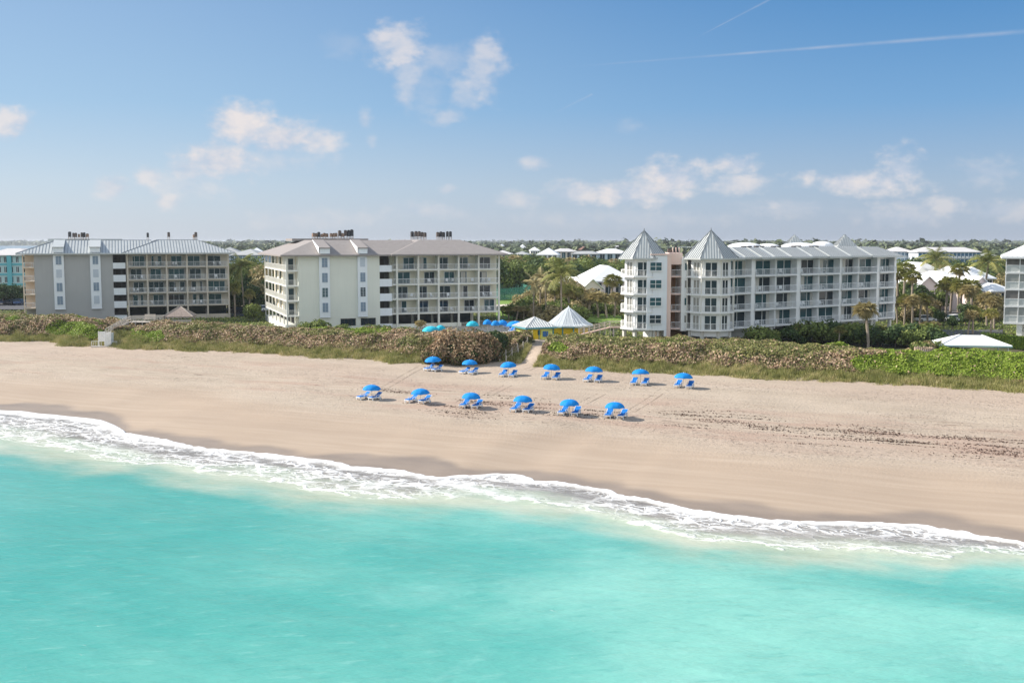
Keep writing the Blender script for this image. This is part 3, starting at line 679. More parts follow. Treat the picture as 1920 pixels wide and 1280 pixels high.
# ------------------------------------------------------------------ the two long apartment blocks
F1, B1 = condo('grey_apartment_building', 'grey five-storey apartment block with ribbed metal roof and beige balconies',
    origin_at(43, 222), 19.8, 30,
    dict(corner_end=65, panels=[(101, 121), (170, 189.5)], stair=(212.5, 236), columns=[239.5, 276.5, 313, 351, 388.5, 428.5], wing_eave=231,
         Mback=M_greycream, Mcol=mat('column_sand', (.58, .52, .44), .85), doors=[(0, .9), (.1, .75), (.2, .8), (.05, .95), (.25, .85), (0, .7)],
         panel_mats=[[M_shutter, M_shutter_pale, M_shutter, M_shutter], [M_shutter, M_shutter_pale, M_shutter, M_shutter_pale]]),
    M_grey, mat('wall_peach', (.74, .60, .46), .85), True, M_seam, M_seam_rib, M_rail, False, 'grey block')
F2, B2 = condo('cream_apartment_building', 'cream five-storey apartment block with grey shingle roof and white side galleries',
    origin_at(536.5, 198), 20, 34,
    dict(corner_end=559.5, panels=[(598.5, 618), (670.5, 688)], stair=(712, 735), columns=[744.5, 784.5, 822.5, 860, 897.5, 935.5], wing_eave=731,
         Mback=mat('wall_cream_light', (.74, .70, .56), .85), Mcol=mat('column_cream', (.72, .71, .64), .8), doors=[(0, .62), (.05, .6), (.0, .55), (.4, .98), (0, .75)],
         ground=[(638, 665.5), (676, 703)],
         panel_mats=[[M_shutter, M_shutter, G_teal, M_shutter], [M_shutter_pale, M_shutter, G_dark, M_shutter]]),
    M_cream, mat('wall_butter', (.80, .72, .56), .85), False, M_shingle, M_shingle, M_rail, True, 'cream block')

# ------------------------------------------------------------------ rooftop condensers
def make_ac(m, h=1.0):
    def part(t, name, mm, mb): return mb.build(name, mm, t)
    t = empty('rooftop_condenser', (0, 0, 0))
    b = MB(); b.box(-.27, .27, -.3, .3, .7, .7 + h); o = b.build('casing', m, t)
    b = MB(); n = 8; b.tube((0, 0, .7 + h), (0, 0, .8 + h), .22, n=10); b.build('fan_grille', M_dark, t)
    b = MB()
    for sx in (-.22, .22):
        for sy in (-.24, .24): b.box(sx - .03, sx + .03, sy - .03, sy + .03, 0, .70)
    b.box(-.27, .27, -.3, -.25, .35, .42); b.build('stand', mat('steel_stand', (.40, .33, .28), .7), t)
    return t
ac_protos = [make_ac(M_ac, .95), make_ac(M_ac2, .75), make_ac(mat('condenser_dark', (.06, .06, .065), .6), 1.1)]
acn = [0]
def place_acs(F, y, z, pxs, lab, grp):
    for i, px in enumerate(pxs):
        u_ = F.u(px, 22, y); x, yy = F.w(u_, y + rnd.uniform(-.5, .5)); j = rnd.randrange(3)
        o = ac_protos[j] if acn[0] < 3 and ac_protos[j].get('label') is None else copy_tree(ac_protos[j])
        o.location = (x, yy, z); o.rotation_euler.z = F.a + rnd.uniform(-.2, .2)
        s = rnd.uniform(.85, 1.1); o.scale = (s, s, s * rnd.uniform(.85, 1.1))
        tag(o, lab(i, len(pxs)), 'air conditioner', grp); 
zr = 21.2
place_acs(F1, 13, zr, [131, 138, 142.5, 148, 153.5, 158, 164], lambda i, n: f'{ORD[i]} dark condenser along the row over the grey block gable panels', 'condensers on the grey block roof')
place_acs(F1, 9, zr, [277], lambda i, n: 'lone condenser on the grey block roof ridge nearest the stair tower', 'condensers on the grey block roof')
place_acs(F1, 9, zr, [316.5], lambda i, n: 'lone condenser on the grey block roof, middle of three singles', 'condensers on the grey block roof')
place_acs(F1, 9, zr, [364, 367], lambda i, n: ['condenser at the far ridge end of the grey block, shorter of a pair', 'condenser at the far ridge end of the grey block, outer of a pair'][i], 'condensers on the grey block roof')
place_acs(F2, 12, zr, [588, 593, 597.5, 603, 608, 614, 620, 625, 630, 637, 642, 648, 654, 660], lambda i, n: f'{ORD[i]} condenser in the long row above the cream block shutters', 'condensers on the cream block roof')
place_acs(F2, 12, zr, [773, 779, 786, 792, 798], lambda i, n: f'{ORD[i]} condenser in the dark cluster over the cream block balcony wing', 'condensers on the cream block roof')
place_acs(F2, 12, zr, [820, 826, 832, 838, 844], lambda i, n: f'{ORD[i]} condenser in the reddish cluster near the cream block roof end', 'condensers on the cream block roof')
for p in ac_protos:
    if p.get('label') is None:
        for c in list(p.children): bpy.data.objects.remove(c)
        bpy.data.objects.remove(p)

# ------------------------------------------------------------------ white building with pyramid towers
def tower_building():
    ang = 35; px0 = 1430; O0 = origin_at(px0, 176.8); F = Facade(*O0, ang); u = F.u; FLW = [4.3, 7.0, 9.8, 12.6, 15.4, 18.25]
    root = empty('white_tower_building', (O0[0], O0[1], 0), R(ang), 'long white five-storey condominium with two grey pyramid-roofed corner towers', 'apartment building')
    g = 3.9; RD = 1.3
    glassr = [(1366.5, 1397), (1415, 1443), (1454.5, 1482), (1500, 1524.5), (1535, 1562), (1577, 1599), (1609, 1632), (1648, 1668)]
    G = [(u(a), u(b, 13, RD)) for a, b in glassr]; GD = [u(a, 13, RD) for a, b in glassr]; UE = u(1676); U0 = u(1356)
    wall = MB(); wall.box(U0 - 3, UE, RD, 20, g + 2.4, 18.2)
    wall.box(U0, UE - .3, 3.5, 19, g, g + 2.4)
    prev = U0 + .3
    for i, (a, b_) in enumerate(G):                  # fins between the bays
        wall.box(min(prev, a - .16), a, -.02 * (i % 2), RD, g + 2.5, 18.15); prev = b_ + .02
    wall.box(prev, UE, 0, RD, g + 2.5, 18.15)
    wall.build('wall', M_white, root)
    for c in range(9):
        cm = MB(); cc = U0 + 1 + c * (UE - U0 - 1.5) / 8; cm.box(cc - .25, cc + .25, .1, .6, g, FLW[1] - .25); cm.build('pillar', M_slab, root)
    for i, (a, b_) in enumerate(G):
        for k in range(1, 5):
            z = FLW[k]; ext = .1 if i % 2 else .25
            da = GD[i]; w = MB(); w.box(da, b_ - .05, RD - .07, RD - .02, z + .04, z + 2.35); dr = w.build('sliding_door', G_teal if rnd.random() < .6 else G_dark, root)
            f = MB()
            for q in (0, .5, 1): xx = da + (b_ - .08 - da) * q; f.box(xx - .05, xx + .05, RD - .12, RD - .05, z + .04, z + 2.35)
            f.box(da, b_ - .05, RD - .12, RD - .05, z + 2.35, z + 2.42); f.build('door_frame', M_white, dr)
            if rnd.random() < .35:
                w = MB(); xx = rnd.choice([da + .1, b_ - .9]); w.box(xx, xx + .8, RD - .10, RD - .075, z + .05, z + 2.3); w.build('curtain', mat('curtain_white', (.55, .53, .48), .9), dr)
            s = MB(); s.prism([(a + .01, RD - .13), (a + .01, -.28), (b_ - .15, -.28), (b_ - .15, RD - .13)], z - .2, z); sl = s.build('balcony_floor', M_white, root)
            r = MB(); railing(r, (a + .06, -.22), (b_ - .2, -.22), z, t=.035, step=.24); r.build('railing', M_rail, sl)
            for q in range(rnd.choice([1, 2, 2])):
                xx = a + .5 + q * .95 + rnd.random() * .3; PATIO.append((*F.w(min(xx, b_ - .5), .35), z, R(ang) + rnd.uniform(-1.2, 1.2), f'patio chair, {ORD[k-1]} balcony level, {ORD[i]} bay of the tower building'))
    # stepped metal roof
    bnd = [u(1362), u(1388), u(1418), u(1443), u(1474), u(1513), u(1545), u(1585), u(1625), u(1677.5) + .3]
    for i in range(len(bnd) - 1):
        x0, x1 = bnd[i], bnd[i + 1]; yo = -.95 - (.0 if i % 2 else .14); mb, rb = MB(), MB(); zz = 18.35 + (.06 if i % 2 else .0)
        last = i == len(bnd) - 2
        sh = 1.6; ins = 3.4; zt = 19.95 + (.04 if i % 2 else 0)
        x1e = x1 + (.5 if last else .02); tx1 = x1e - (3.0 if last else sh * 0)
        slope_roof(mb, rb, (x0 + .0, yo, zz), (x1e, yo, zz), (tx1, yo + ins, zt), (x0 - sh * 0, yo + ins, zt), seam=.55)
        if last: slope_roof(mb, rb, (x1e, yo, zz), (x1e, 20.5, zz), (tx1, 17, zt), (tx1, yo + ins, zt), seam=.55)
        mb.poly([(x0, yo + ins, zt), (tx1, yo + ins, zt), (tx1, 17, zt), (x0, 17, zt)]); mb.poly([(x0, yo, zz - .3), (x1e, yo, zz - .3), (x1e, yo, zz), (x0, yo, zz)])
        mb.poly([(x0, 3, zz - .3), (x1e, 3, zz - .3), (x1e, yo, zz - .3), (x0, yo, zz - .3)]); mb.poly([(x0, yo, zz - .3), (x0, yo, zz), (x0, yo + ins, zt), (x0, yo + ins, zz - .3)])
        ro = mb.build('roof', M_seam, root); rb.build('roof_seams', M_seam_rib, ro)
        if i: c_ = MB(); c_.tube((x0, yo, zz + .05), (x0, yo + ins, zt + .05), .08, n=5); c_.build('roof_rib_cap', M_seam, ro)
        if i in (2, 3, 4, 5, 6): c_ = MB(); c_.box(x0 - .4, x0 + 1.6, yo + ins + .3, yo + ins + .9, zt, zt + .22); c_.build('roof_vent', M_brownframe, ro)
    # towers (world-aligned parts put into the building's frame)
    inv = Matrix.Translation((O0[0], O0[1], 0)) @ Matrix.Rotation(R(ang), 4, 'Z'); inv = inv.inverted()
    def loc(p): q = inv @ Vector((p[0], p[1], 0)); return q.x, q.y
    def ngon(cx, cy, r, rot, n=8): return [(cx + r * math.cos(rot + 2 * math.pi * i / n), cy + r * math.sin(rot + 2 * math.pi * i / n)) for i in range(n)]
    for (tpx, D, rw, rb_, rr, faces, nm) in ((1206.5, 174.0, 3.25, 3.95, 4.35, (5, 6), 0), (1331.7, 171.5, 3.35, 4.1, 4.6, (5, 6, 7), 1)):
        cw = origin_at(tpx, D, 15); cx, cy = loc(cw); rot = -R(ang) + R(22.5) - R(8)
        W = ngon(cx, cy, rw, rot); S = ngon(cx, cy, rb_, rot); E = ngon(cx, cy, rr, rot)
        t = MB(); t.prism(W, g + 2.6 if nm == 0 else g + 2.0, 18.2); tw = t.build('tower_wall', M_white, root)
        # pyramid
        mb, rbm = MB(), MB(); ap = (cx, cy, 22.75); Z0 = 18.3
        for i in range(8):
            a, b_ = E[i], E[(i + 1) % 8]; slope_roof(mb, rbm, (*a, Z0), (*b_, Z0), ap, ap, seam=.42, rh=.06); mb.poly([(*a, Z0 - .22), (*b_, Z0 - .22), (*b_, Z0), (*a, Z0)])
            rbm.tube((*a, Z0 + .04), (cx, cy, 22.79), .09, .05, n=5)
        mb.poly([(*p, Z0 - .22) for p in E[::-1]]); rbm.tube((cx, cy, 22.6), (cx, cy, 23.15), .16, .03, n=6)
        ro = mb.build('tower_roof', M_seam, root); rbm.build('roof_seams', M_seam_rib, ro)
        vis = [i for i in range(8)]
        for k in range(1, 5):
            z = FLW[k]
            s = MB(); s.prism(S, z - .2, z); sl = s.build('tower_balcony', M_white, root); r = MB()
            for i in range(8):
                a, b_ = S[i], S[(i + 1) % 8]; mx_, my_ = (a[0] + b_[0]) / 2 - cx, (a[1] + b_[1]) / 2 - cy
                q0 = (cx + (a[0] - cx) * .98, cy + (a[1] - cy) * .98); q1 = (cx + (b_[0] - cx) * .98, cy + (b_[1] - cy) * .98); railing(r, q0, q1, z, t=.03)
            r.build('railing', M_white, sl)
            for i in range(8):                       # glazed facets
                a, b_ = Vector((*W[i], 0)), Vector((*W[(i + 1) % 8], 0)); mid = (a + b_) / 2; wn_ = (inv.to_3x3().inverted() @ Vector((mid.x - cx, mid.y - cy, 0))).normalized()
                if wn_.y > -.1: continue
                n_ = Vector((mid.x - cx, mid.y - cy, 0)).normalized(); e = (b_ - a).normalized(); half = (b_ - a).length * (.37 if abs(wn_.x) < .55 else .26); small = nm == 1 and wn_.x < -.8
                zz0 = z + (1.0 if small else .05)
                p = [mid - e * half + n_ * .03, mid + e * half + n_ * .03, mid + e * half - n_ * .05, mid - e * half - n_ * .05]
                if ((p[1] - p[0]).cross(p[2] - p[1])).z < 0: p = p[::-1]
                w = MB(); w.prism([(q.x, q.y) for q in p], zz0, z + 2.2); wo = w.build('tower_window' if small else 'tower_door', G_curt if wn_.x < -.3 else G_dark, root)
                f = MB()
                for q in (-1, 0, 1): c_ = mid + e * half * q + n_ * .05; f.box(c_.x - .05, c_.x + .05, c_.y - .05, c_.y + .05, zz0, z + 2.25)
                f.build('door_frame', M_white, wo)
        # corner posts holding the balconies
        pm = MB()
        for i in range(8): q = (cx + (S[i][0] - cx) * .97, cy + (S[i][1] - cy) * .97); pm.box(q[0] - .07, q[0] + .07, q[1] - .07, q[1] + .07, FLW[1], 18.1)
        if nm == 0: pm = MB()
        for i in range(0, 8): q = W[i]; pm.box(q[0] - .22, q[0] + .22, q[1] - .22, q[1] + .22, g, FLW[1] - .2)
        pm.build('tower_posts', M_slab, root)
    # stair block between the towers (axis roughly facing the sea)
    def wall_box(name, px0_, px1_, D0, D1, z0, z1, m_, parent=root):
        a = origin_at(px0_, D0); c_ = origin_at(px1_, D0); P = [(a[0], D0), (c_[0], D0), (c_[0] + (0), D1), (a[0], D1)]
        o = MB(); o.prism([loc(p) for p in P], z0, z1); return o.build(name, m_, parent)
    wall_box('stair_block', 1212.5, 1246, 170.3, 182, 6.75, 18.7, M_bwhite)
    wall_box('stair_block_side', 1246.05, 1250.5, 170.35, 182, 5.8, 18.75, M_bwhite)
    wall_box('stair_block_coping', 1219, 1251.5, 170.15, 182.2, 18.76, 18.98, M_pink)
    wall_box('stair_pier', 1250.6, 1258, 170.8, 184, 4.0, 19.0, M_pink)
    wall_box('stair_core_wall', 1258, 1279, 176.2, 184, 4.0, 18.2, M_orange)
    wall_box('stair_core_top', 1258.1, 1278.9, 171.6, 183, 15.9 + 1.35, 19.1, M_pink)
    for px_ in (1225, 1233):
        wall_box('stair_block_pillar', px_, px_ + 3, 170.8, 171.4, 3.9, 6.75, M_slab)
    wall_box('tower_flank', 1277.6, 1289, 171.2, 182, 6.6, 18.2, M_white)
    for k in range(1, 5):
        z = FLW[k]
        a = wall_box('window', 1218.5, 1240.5, 170.2, 170.28, z + .95, z + 2.2, G_teal if k > 1 else G_dark)
        for px_ in (1218, 1228.8, 1240): wall_box('window_mullion', px_, px_ + .9, 170.1, 170.19, z + .9, z + 2.25, M_white, root).parent = a if False else root
        wall_box('window_sill', 1217.5, 1241.5, 170.05, 170.19, z + .82, z + .93, M_white)
        wall_box('window_bar', 1219, 1240.1, 170.12, 170.19, z + 1.55, z + 1.62, M_white)
        wall_box('tower_flank_window', 1284.0, 1288.6, 171.1, 171.19, z + 1.0, z + 2.1, G_curt if k % 2 else G_teal)
        if k < 4 or True:
            sl = wall_box('stair_landing', 1258.1, 1277.5, 171.7, 176.1, z - .2, z, M_pink)
            a0 = origin_at(1259.5, 171.8); b0 = origin_at(1277, 171.8); r = MB(); railing(r, loc((a0[0], 171.8)), loc((b0[0], 171.8)), z); r.build('railing', M_rail, sl)
    for px_ in (1260, 1266, 1272):
        wall_box('roof_post', px_, px_ + 1.4, 172, 172.3, 19.1, 20.0, M_pink)
    # white hipped roofs of the rear wing with two small pyramids
    def rear(px_, D, hw, z0, z1, name, m_, flat=0.):
        c = origin_at(px_, D, 19); cx, cy = loc(c); mb, rbm = MB(), MB(); n = 4 if 'pyramid' in name else 12
        ring = ngon(cx, cy, hw, -R(ang) + (R(45) if n == 4 else 0), n); base = MB(); base.prism(ngon(cx, cy, hw * .99, -R(ang) + (R(45) if n == 4 else 0), n), 17, z0)
        if n == 4:
            for i in range(4): slope_roof(mb, rbm, (*ring[i], z0), (*ring[(i + 1) % 4], z0), (cx, cy, z1), (cx, cy, z1), seam=.5)
            base.build('rear_tower_wall', M_white, root); ro = mb.build(name, M_seam, root); rbm.build('roof_seams', M_seam_rib, ro)
        else:
            prev = ring; pz = z0
            for q in range(1, 7):
                th = q / 6 * math.pi / 2; rr_ = hw * math.cos(th * .97); zz = z0 + (z1 - z0) * math.sin(th); cur = ngon(cx, cy, rr_, -R(ang), n)
                for i in range(n): j = (i + 1) % n; mb.poly([(*prev[i], pz), (*prev[j], pz), (*cur[j], zz), (*cur[i], zz)])
                prev, pz = cur, zz
            mb.poly([(*p, pz) for p in prev]); base.build('rear_roof_base', M_wroof, root); mb.build(name, M_wroof, root, smooth=True)
    rear(1396, 196, 3.4, 19.7, 20.75, 'rear_dome_roof', M_wroof); rear(1440, 200, 2.4, 19.7, 20.55, 'rear_dome_roof', M_wroof)
    rear(1499, 208, 4.1, 19.6, 20.7, 'rear_dome_roof', M_wroof); rear(1541, 214, 2.4, 19.9, 20.95, 'rear_dome_roof', M_wroof)
    rear(1489, 212, 2.7, 20.1, 22.3, 'rear_pyramid_roof', M_seam); rear(1583, 222, 2.9, 20.0, 22.4, 'rear_pyramid_roof', M_seam)
    return F, root, loc
F3, B3, loc3 = tower_building()
place_acs(Facade(*origin_at(1258, 178), 0), 0, 18.2, [1255, 1261, 1267, 1274], lambda i, n: f'{ORD[i]} dark condenser behind the pink stair parapet between the two towers', 'condensers behind the pink stair parapet')

# ------------------------------------------------------------------ screened white building at the frame's edge
def screened_building():
    O = origin_at(1884, 181); F = Facade(*O, -24); root = empty('screened_white_building', (*O, 0), R(-24), 'white apartment block with grey screened balconies and white pitched roof', 'apartment building')
    Z = [4.3, 7.3, 10.15, 13.0, 15.8, 18.35]; Wd = 24
    w = MB(); w.box(.3, Wd, 2.2, 18, Z[1], 18.3); w.box(2.5, Wd, 4, 18, 3.9, Z[1]); w.build('wall', M_white, root)
    b = MB(); b.box(1.4, Wd, -.1, 1.9, 3.9, 4.9); b.build('plinth', M_railc, root)
    for x in (2.1, 8, 14, 20): p = MB(); p.box(x, x + .8, .2, 1.0, 4.9, Z[1] - .3); p.build('pillar', M_railc, root)
    scr = mat('insect_screen', (.33, .34, .32), .8, .08, 2)
    for k in range(1, 5):
        z, zt = Z[k], Z[k + 1]
        s = MB(); s.box(0, Wd, -.05, 2.2, z - .3, z); s.build('balcony_floor', M_white, root)
        s = MB(); s.box(.12, Wd, 0.05, .12, z, z + 1.1); pa = s.build('balcony_panel', mat('panel_grey', (.60, .62, .60), .7, .04, 1), root)
        s = MB(); s.box(.12, Wd, .06, .10, z + 1.16, zt - .35); s.build('insect_screen', scr if k not in (2, 4) else mat('insect_screen_dark', (.17, .16, .15), .8, .3, .7), root)
        s = MB(); s.box(0.02, Wd, 0, .2, z + 1.08, z + 1.18)
        for i in range(12): x = i * 2.1; s.box(x - .02 + .02, x + .14, -.02, .2, z, zt - .3)
        s.build('balcony_frame', M_white, root)
        s = MB(); s.box(.05, .1, .2, 2.2, z, zt - .35); s.build('insect_screen', scr, root)
    mb, rb = MB(), MB(); E = [(-.7, -.8, 18.4), (Wd + 2, -.8, 18.4), (Wd + 2, 19, 18.4), (-.7, 19, 18.4)]; T = [(6.5, 8.5, 22.0), (Wd - 4, 8.5, 22.0), (Wd - 4, 10, 22.0), (6.5, 10, 22.0)]
    for i in range(4): j = (i + 1) % 4; slope_roof(mb, rb, E[i], E[j], T[j], T[i], seam=.8, rh=.04); mb.poly([(E[i][0], E[i][1], 18.05), (E[j][0], E[j][1], 18.05), E[j], E[i]])
    mb.poly(T); mb.poly([(p[0], p[1], 18.05) for p in E[::-1]]); ro = mb.build('roof', M_wroof, root); rb.build('roof_seams', M_wroof, ro)
screened_building()

# ------------------------------------------------------------------ smaller and farther buildings
def block(name, label, px0, px1, D, ang, z0, floors, fh, Mw, Mr, roofh, depth=12, nw=6, Mwin=None, hip=True, cat='building', bays=None, topgap=.3, winw=.62, balc=False, group=None, Mtrim=None):
    O = origin_at(px0, D, z0 + floors * fh); F = Facade(*O, ang); W = F.u(px1, z0 + floors * fh); root = empty(name, (*O, 0), R(ang), label, cat, group)
    H = z0 + floors * fh; w = MB(); w.box(0, W, 0, depth, min(3.3, z0 - 1), H)
    w.build('wall', Mw, root)
    for k in range(floors):
        for i in range(nw):
            a = W * (i + .5 - winw / 2) / nw; b_ = W * (i + .5 + winw / 2) / nw; z = z0 + k * fh
            q = MB(); q.box(a, b_, -.06, .0, z + (.25 if balc else .9), z + fh - .55); wo = q.build('window', Mwin or (G_dark if rnd.random() < .7 else G_teal), root)
            if balc:
                s = MB(); s.box(a - .05, b_ + .05, -1.1, -.08, z - .12, z + .02); s.box(a - .05, b_ + .05, -1.1, -1.04, z + .02, z + .95); s.build('balcony', Mtrim or M_white, root)
            else:
                f = MB(); f.box((a + b_) / 2 - .05, (a + b_) / 2 + .05, -.09, -.065, z + .9, z + fh - .55); f.box(a - .08, b_ + .08, -.1, -.04, z + .78, z + .88); f.build('window_frame', Mtrim or M_white, wo)
    oh = .7; ins = min(depth / 2 - .3, W / 2 - .1, roofh * 2.6) if hip else depth / 2
    mb = MB(); E = [(-oh, -oh, H), (W + oh, -oh, H), (W + oh, depth + oh, H), (-oh, depth + oh, H)]
    li = ins + oh if hip else 0; T = [(-oh + li, depth / 2 if not hip else ins, H + roofh), (W + oh - li, depth / 2 if not hip else ins, H + roofh), (W + oh - li, depth / 2 + .02 if not hip else depth - ins, H + roofh), (-oh + li, depth / 2 + .02 if not hip else depth - ins, H + roofh)]
    for i in range(4): j = (i + 1) % 4; mb.poly([E[i], E[j], T[j], T[i]]); mb.poly([(E[i][0], E[i][1], H - .25), (E[j][0], E[j][1], H - .25), E[j], E[i]])
    mb.poly(T); mb.poly([(p[0], p[1], H - .25) for p in E[::-1]]); mb.build('roof', Mr, root)
    return F, root, W
M_turq = mat('wall_turquoise', (.16, .50, .56), .8, .04, .3); M_paleblue = mat('wall_pale_blue', (.55, .66, .72), .8, .04, .3); M_bluew = mat('wall_blue_white', (.62, .68, .74), .8, .04, .3)
M_pinkw = mat('wall_blush', (.78, .66, .63), .8, .03, .3); M_beige = mat('wall_beige', (.62, .55, .46), .8); M_paleroof = mat('roof_pale', (.60, .58, .57), .8, .04, .5); M_greyroof = mat('roof_grey', (.40, .41, .41), .8, .05, .5)
M_winblue = mat('window_blue', (.06, .16, .26), .3)
# turquoise building beyond the car park
F_, B_, W_ = block('turquoise_building', 'turquoise and white building with pale hipped roof beside the grey block', -30, 60, 330, 6, 4.3, 4, 3.1, mat('wall_aqua', (.50, .66, .66), .8), M_paleroof, 2.0, 16, 8, G_dark, winw=.4)
for (a, b_) in ((0, 4), (36, 42)):
    ua, ub = F_.u(a), F_.u(b_)
for pxa in (14.5,):
    ua = F_.u(pxa); q = MB(); q.box(ua, ua + 1.3, -.7, -.08, 3.3, 16.6); q.build('turquoise_bay', M_turq, B_)
for k in range(4): q = MB(); q.box(0, W_, -.14, -.08, 4.3 + k * 3.1 - .05, 4.3 + k * 3.1 + .55); q.build('turquoise_band', M_turq, B_)
block('distant_blue_building', 'pale blue three-storey building glimpsed between the grey and cream blocks', 432, 486, 520, -8, 3.5, 3, 3.6, M_bluew, M_greyroof, 2.8, 16, 7, M_winblue, winw=.7)
block('distant_grey_roofed_building', 'wide low grey-roofed building behind the one between the blocks', 404, 450, 600, 5, 3.5, 3, 3.6, M_bluew, M_greyroof, 3.2, 16, 7, M_winblue, winw=.6)
block('distant_condominium', 'blue and white four-storey condominium with a long pale roof, far beyond the pink houses', 1722, 1838, 520, -6, 3.8, 4, 3.0, M_bluew, M_paleroof, 2.2, 18, 16, M_winblue, winw=.74, balc=True, cat='apartment building')
block('distant_side_condominium', 'white and blue building peeking out behind the tower building roof end', 1668, 1711, 540, -6, 3.8, 4, 3.0, M_bluew, M_paleroof, 2.2, 16, 6, M_winblue, winw=.7, cat='apartment building')
# far low roofs beyond the wood
far = [(1008, 1045, 560, 14.0, 3.4, M_wroof, M_white, 'white peaked roof house at the near corner of the far roofs'), (1042, 1082, 600, 15.2, 1.6, M_paleroof, M_beige, 'long pale-roofed low building among the far houses'),
       (1072, 1120, 540, 14.6, 1.3, M_greyroof, M_paleblue, 'grey roof with bright skylights above a blue wall'), (1122, 1180, 580, 14.4, 2.4, M_wroof, M_paleblue, 'broad white roof behind the pyramid tower'),
       (962, 990, 760, 11.5, 2.2, M_greyroof, M_turq, 'small teal-walled house with grey roof near the wood'), (922, 960, 700, 12.5, 2.5, M_paleroof, M_beige, 'beige house with pale roof just past the cream block'),
       (995, 1012, 900, 13, 3, M_wroof, M_white, 'small white-roofed house far past the wood'), (1085, 1100, 1000, 13, 3, mat('roof_rust', (.36, .2, .15), .8), M_beige, 'rust-roofed house deep among the far trees'),
       (1150, 1165, 1300, 13, 3, M_wroof, M_paleblue, 'tiny white roof low on the horizon by the first tower'), (470, 492, 800, 13, 3, M_wroof, M_white, 'white roof showing over the cream block eave'),
       (1880, 1898, 1100, 12.5, 3, M_wroof, M_white, 'small pale house in the far woods beside the screened block'), (1850, 1872, 700, 10.5, 3, M_greyroof, M_beige, 'grey-roofed house half hidden in woods near the screened block'),
       (936, 944, 1500, 13, 4, M_wroof, M_white, 'distant white house over the cream block roof end'), (975, 987, 1250, 13, 4, M_wroof, M_white, 'distant white gabled house over the wood centre')]
for (a, b_, D, h, rh, mr_, mw, lab) in far:
    block('distant_house', lab, a, b_, D, rnd.uniform(-12, 12), h - 5, 1, 5, mw, mr_, rh, 14, 4, cat='house')

# ------------------------------------------------------------------ foliage
def proj(x, y, z):
    d = y * CP - (z - CAMH) * SP; v = y * SP + (z - CAMH) * CP
    return 960 + FPX * x / d, 640 - FPX * v / d
def leaf_quads(P, N_, size, aspect=.6, tilt=.6):
    n = len(P); N_ = N_ + tilt * rng.normal(size=(n, 3)); N_ /= np.linalg.norm(N_, axis=1, keepdims=True) + 1e-9
    r = rng.normal(size=(n, 3)); A = np.cross(N_, r); A /= np.linalg.norm(A, axis=1, keepdims=True) + 1e-9; B = np.cross(N_, A)
    s = (size * rng.uniform(.6, 1.35, n))[:, None]; A = A * s; B = B * s * aspect
    V = np.stack([P - A, P - B * rng.uniform(.7, 1.2, (n, 1)), P + A, P + B * rng.uniform(.7, 1.2, (n, 1))], 1).reshape(-1, 3)
    return V, np.arange(4 * n).reshape(n, 4)
L_tree = leafmat('leaves_green', [(0, (.065, .09, .025)), (.35, (.13, .175, .042)), (.65, (.21, .26, .062)), (1, (.35, .35, .11))], noise=.5, nscale=.12)
L_dark = leafmat('leaves_dark', [(0, (.028, .05, .02)), (.5, (.06, .105, .033)), (1, (.13, .18, .055))], noise=.4, nscale=.15)
L_olive = leafmat('leaves_olive', [(0, (.17, .145, .06)), (.4, (.30, .255, .11)), (.7, (.43, .34, .17)), (1, (.56, .45, .27))], noise=.5, nscale=.15)
L_palm = leafmat('palm_fronds', [(0, (.14, .17, .045)), (.45, (.30, .30, .09)), (.75, (.48, .42, .15)), (1, (.62, .48, .21))], noise=.4, nscale=.3)
L_palmb = leafmat('palm_fronds_dry', [(0, (.20, .17, .08)), (.4, (.40, .34, .16)), (.75, (.56, .46, .24)), (1, (.66, .57, .34))], noise=.4, nscale=.4)
L_far = leafmat('far_leaves', [(0, (.075, .10, .05)), (.5, (.11, .14, .062)), (1, (.17, .185, .09))], noise=.9, nscale=.012, trans=0)
L_scrub = leafmat('scrub_leaves', [(0, (.10, .15, .02)), (.17, (.21, .30, .03)), (.33, (.27, .35, .045)), (.36, (.07, .09, .03)), (.52, (.20, .21, .065)), (.64, (.33, .31, .11)),
    (.67, (.06, .045, .025)), (.78, (.20, .13, .08)), (.90, (.44, .29, .19)), (1, (.66, .49, .33))], noise=.0, nscale=.5, trans=.18)
L_grass = leafmat('dune_grass_blades', [(0, (.20, .21, .06)), (.35, (.30, .31, .10)), (.65, (.42, .38, .16)), (1, (.60, .50, .28))], noise=.55, nscale=.3, trans=.15)
L_hedge = leafmat('hedge_leaves', [(0, (.06, .11, .015)), (.6, (.13, .20, .03)), (1, (.22, .27, .05))], noise=.3)
BARK = mat('bark', (.17, .13, .10), .9, .2, 3, bump=.4); PBARK = mat('palm_bark', (.33, .27, .21), .9, .15, 3, bump=.4)

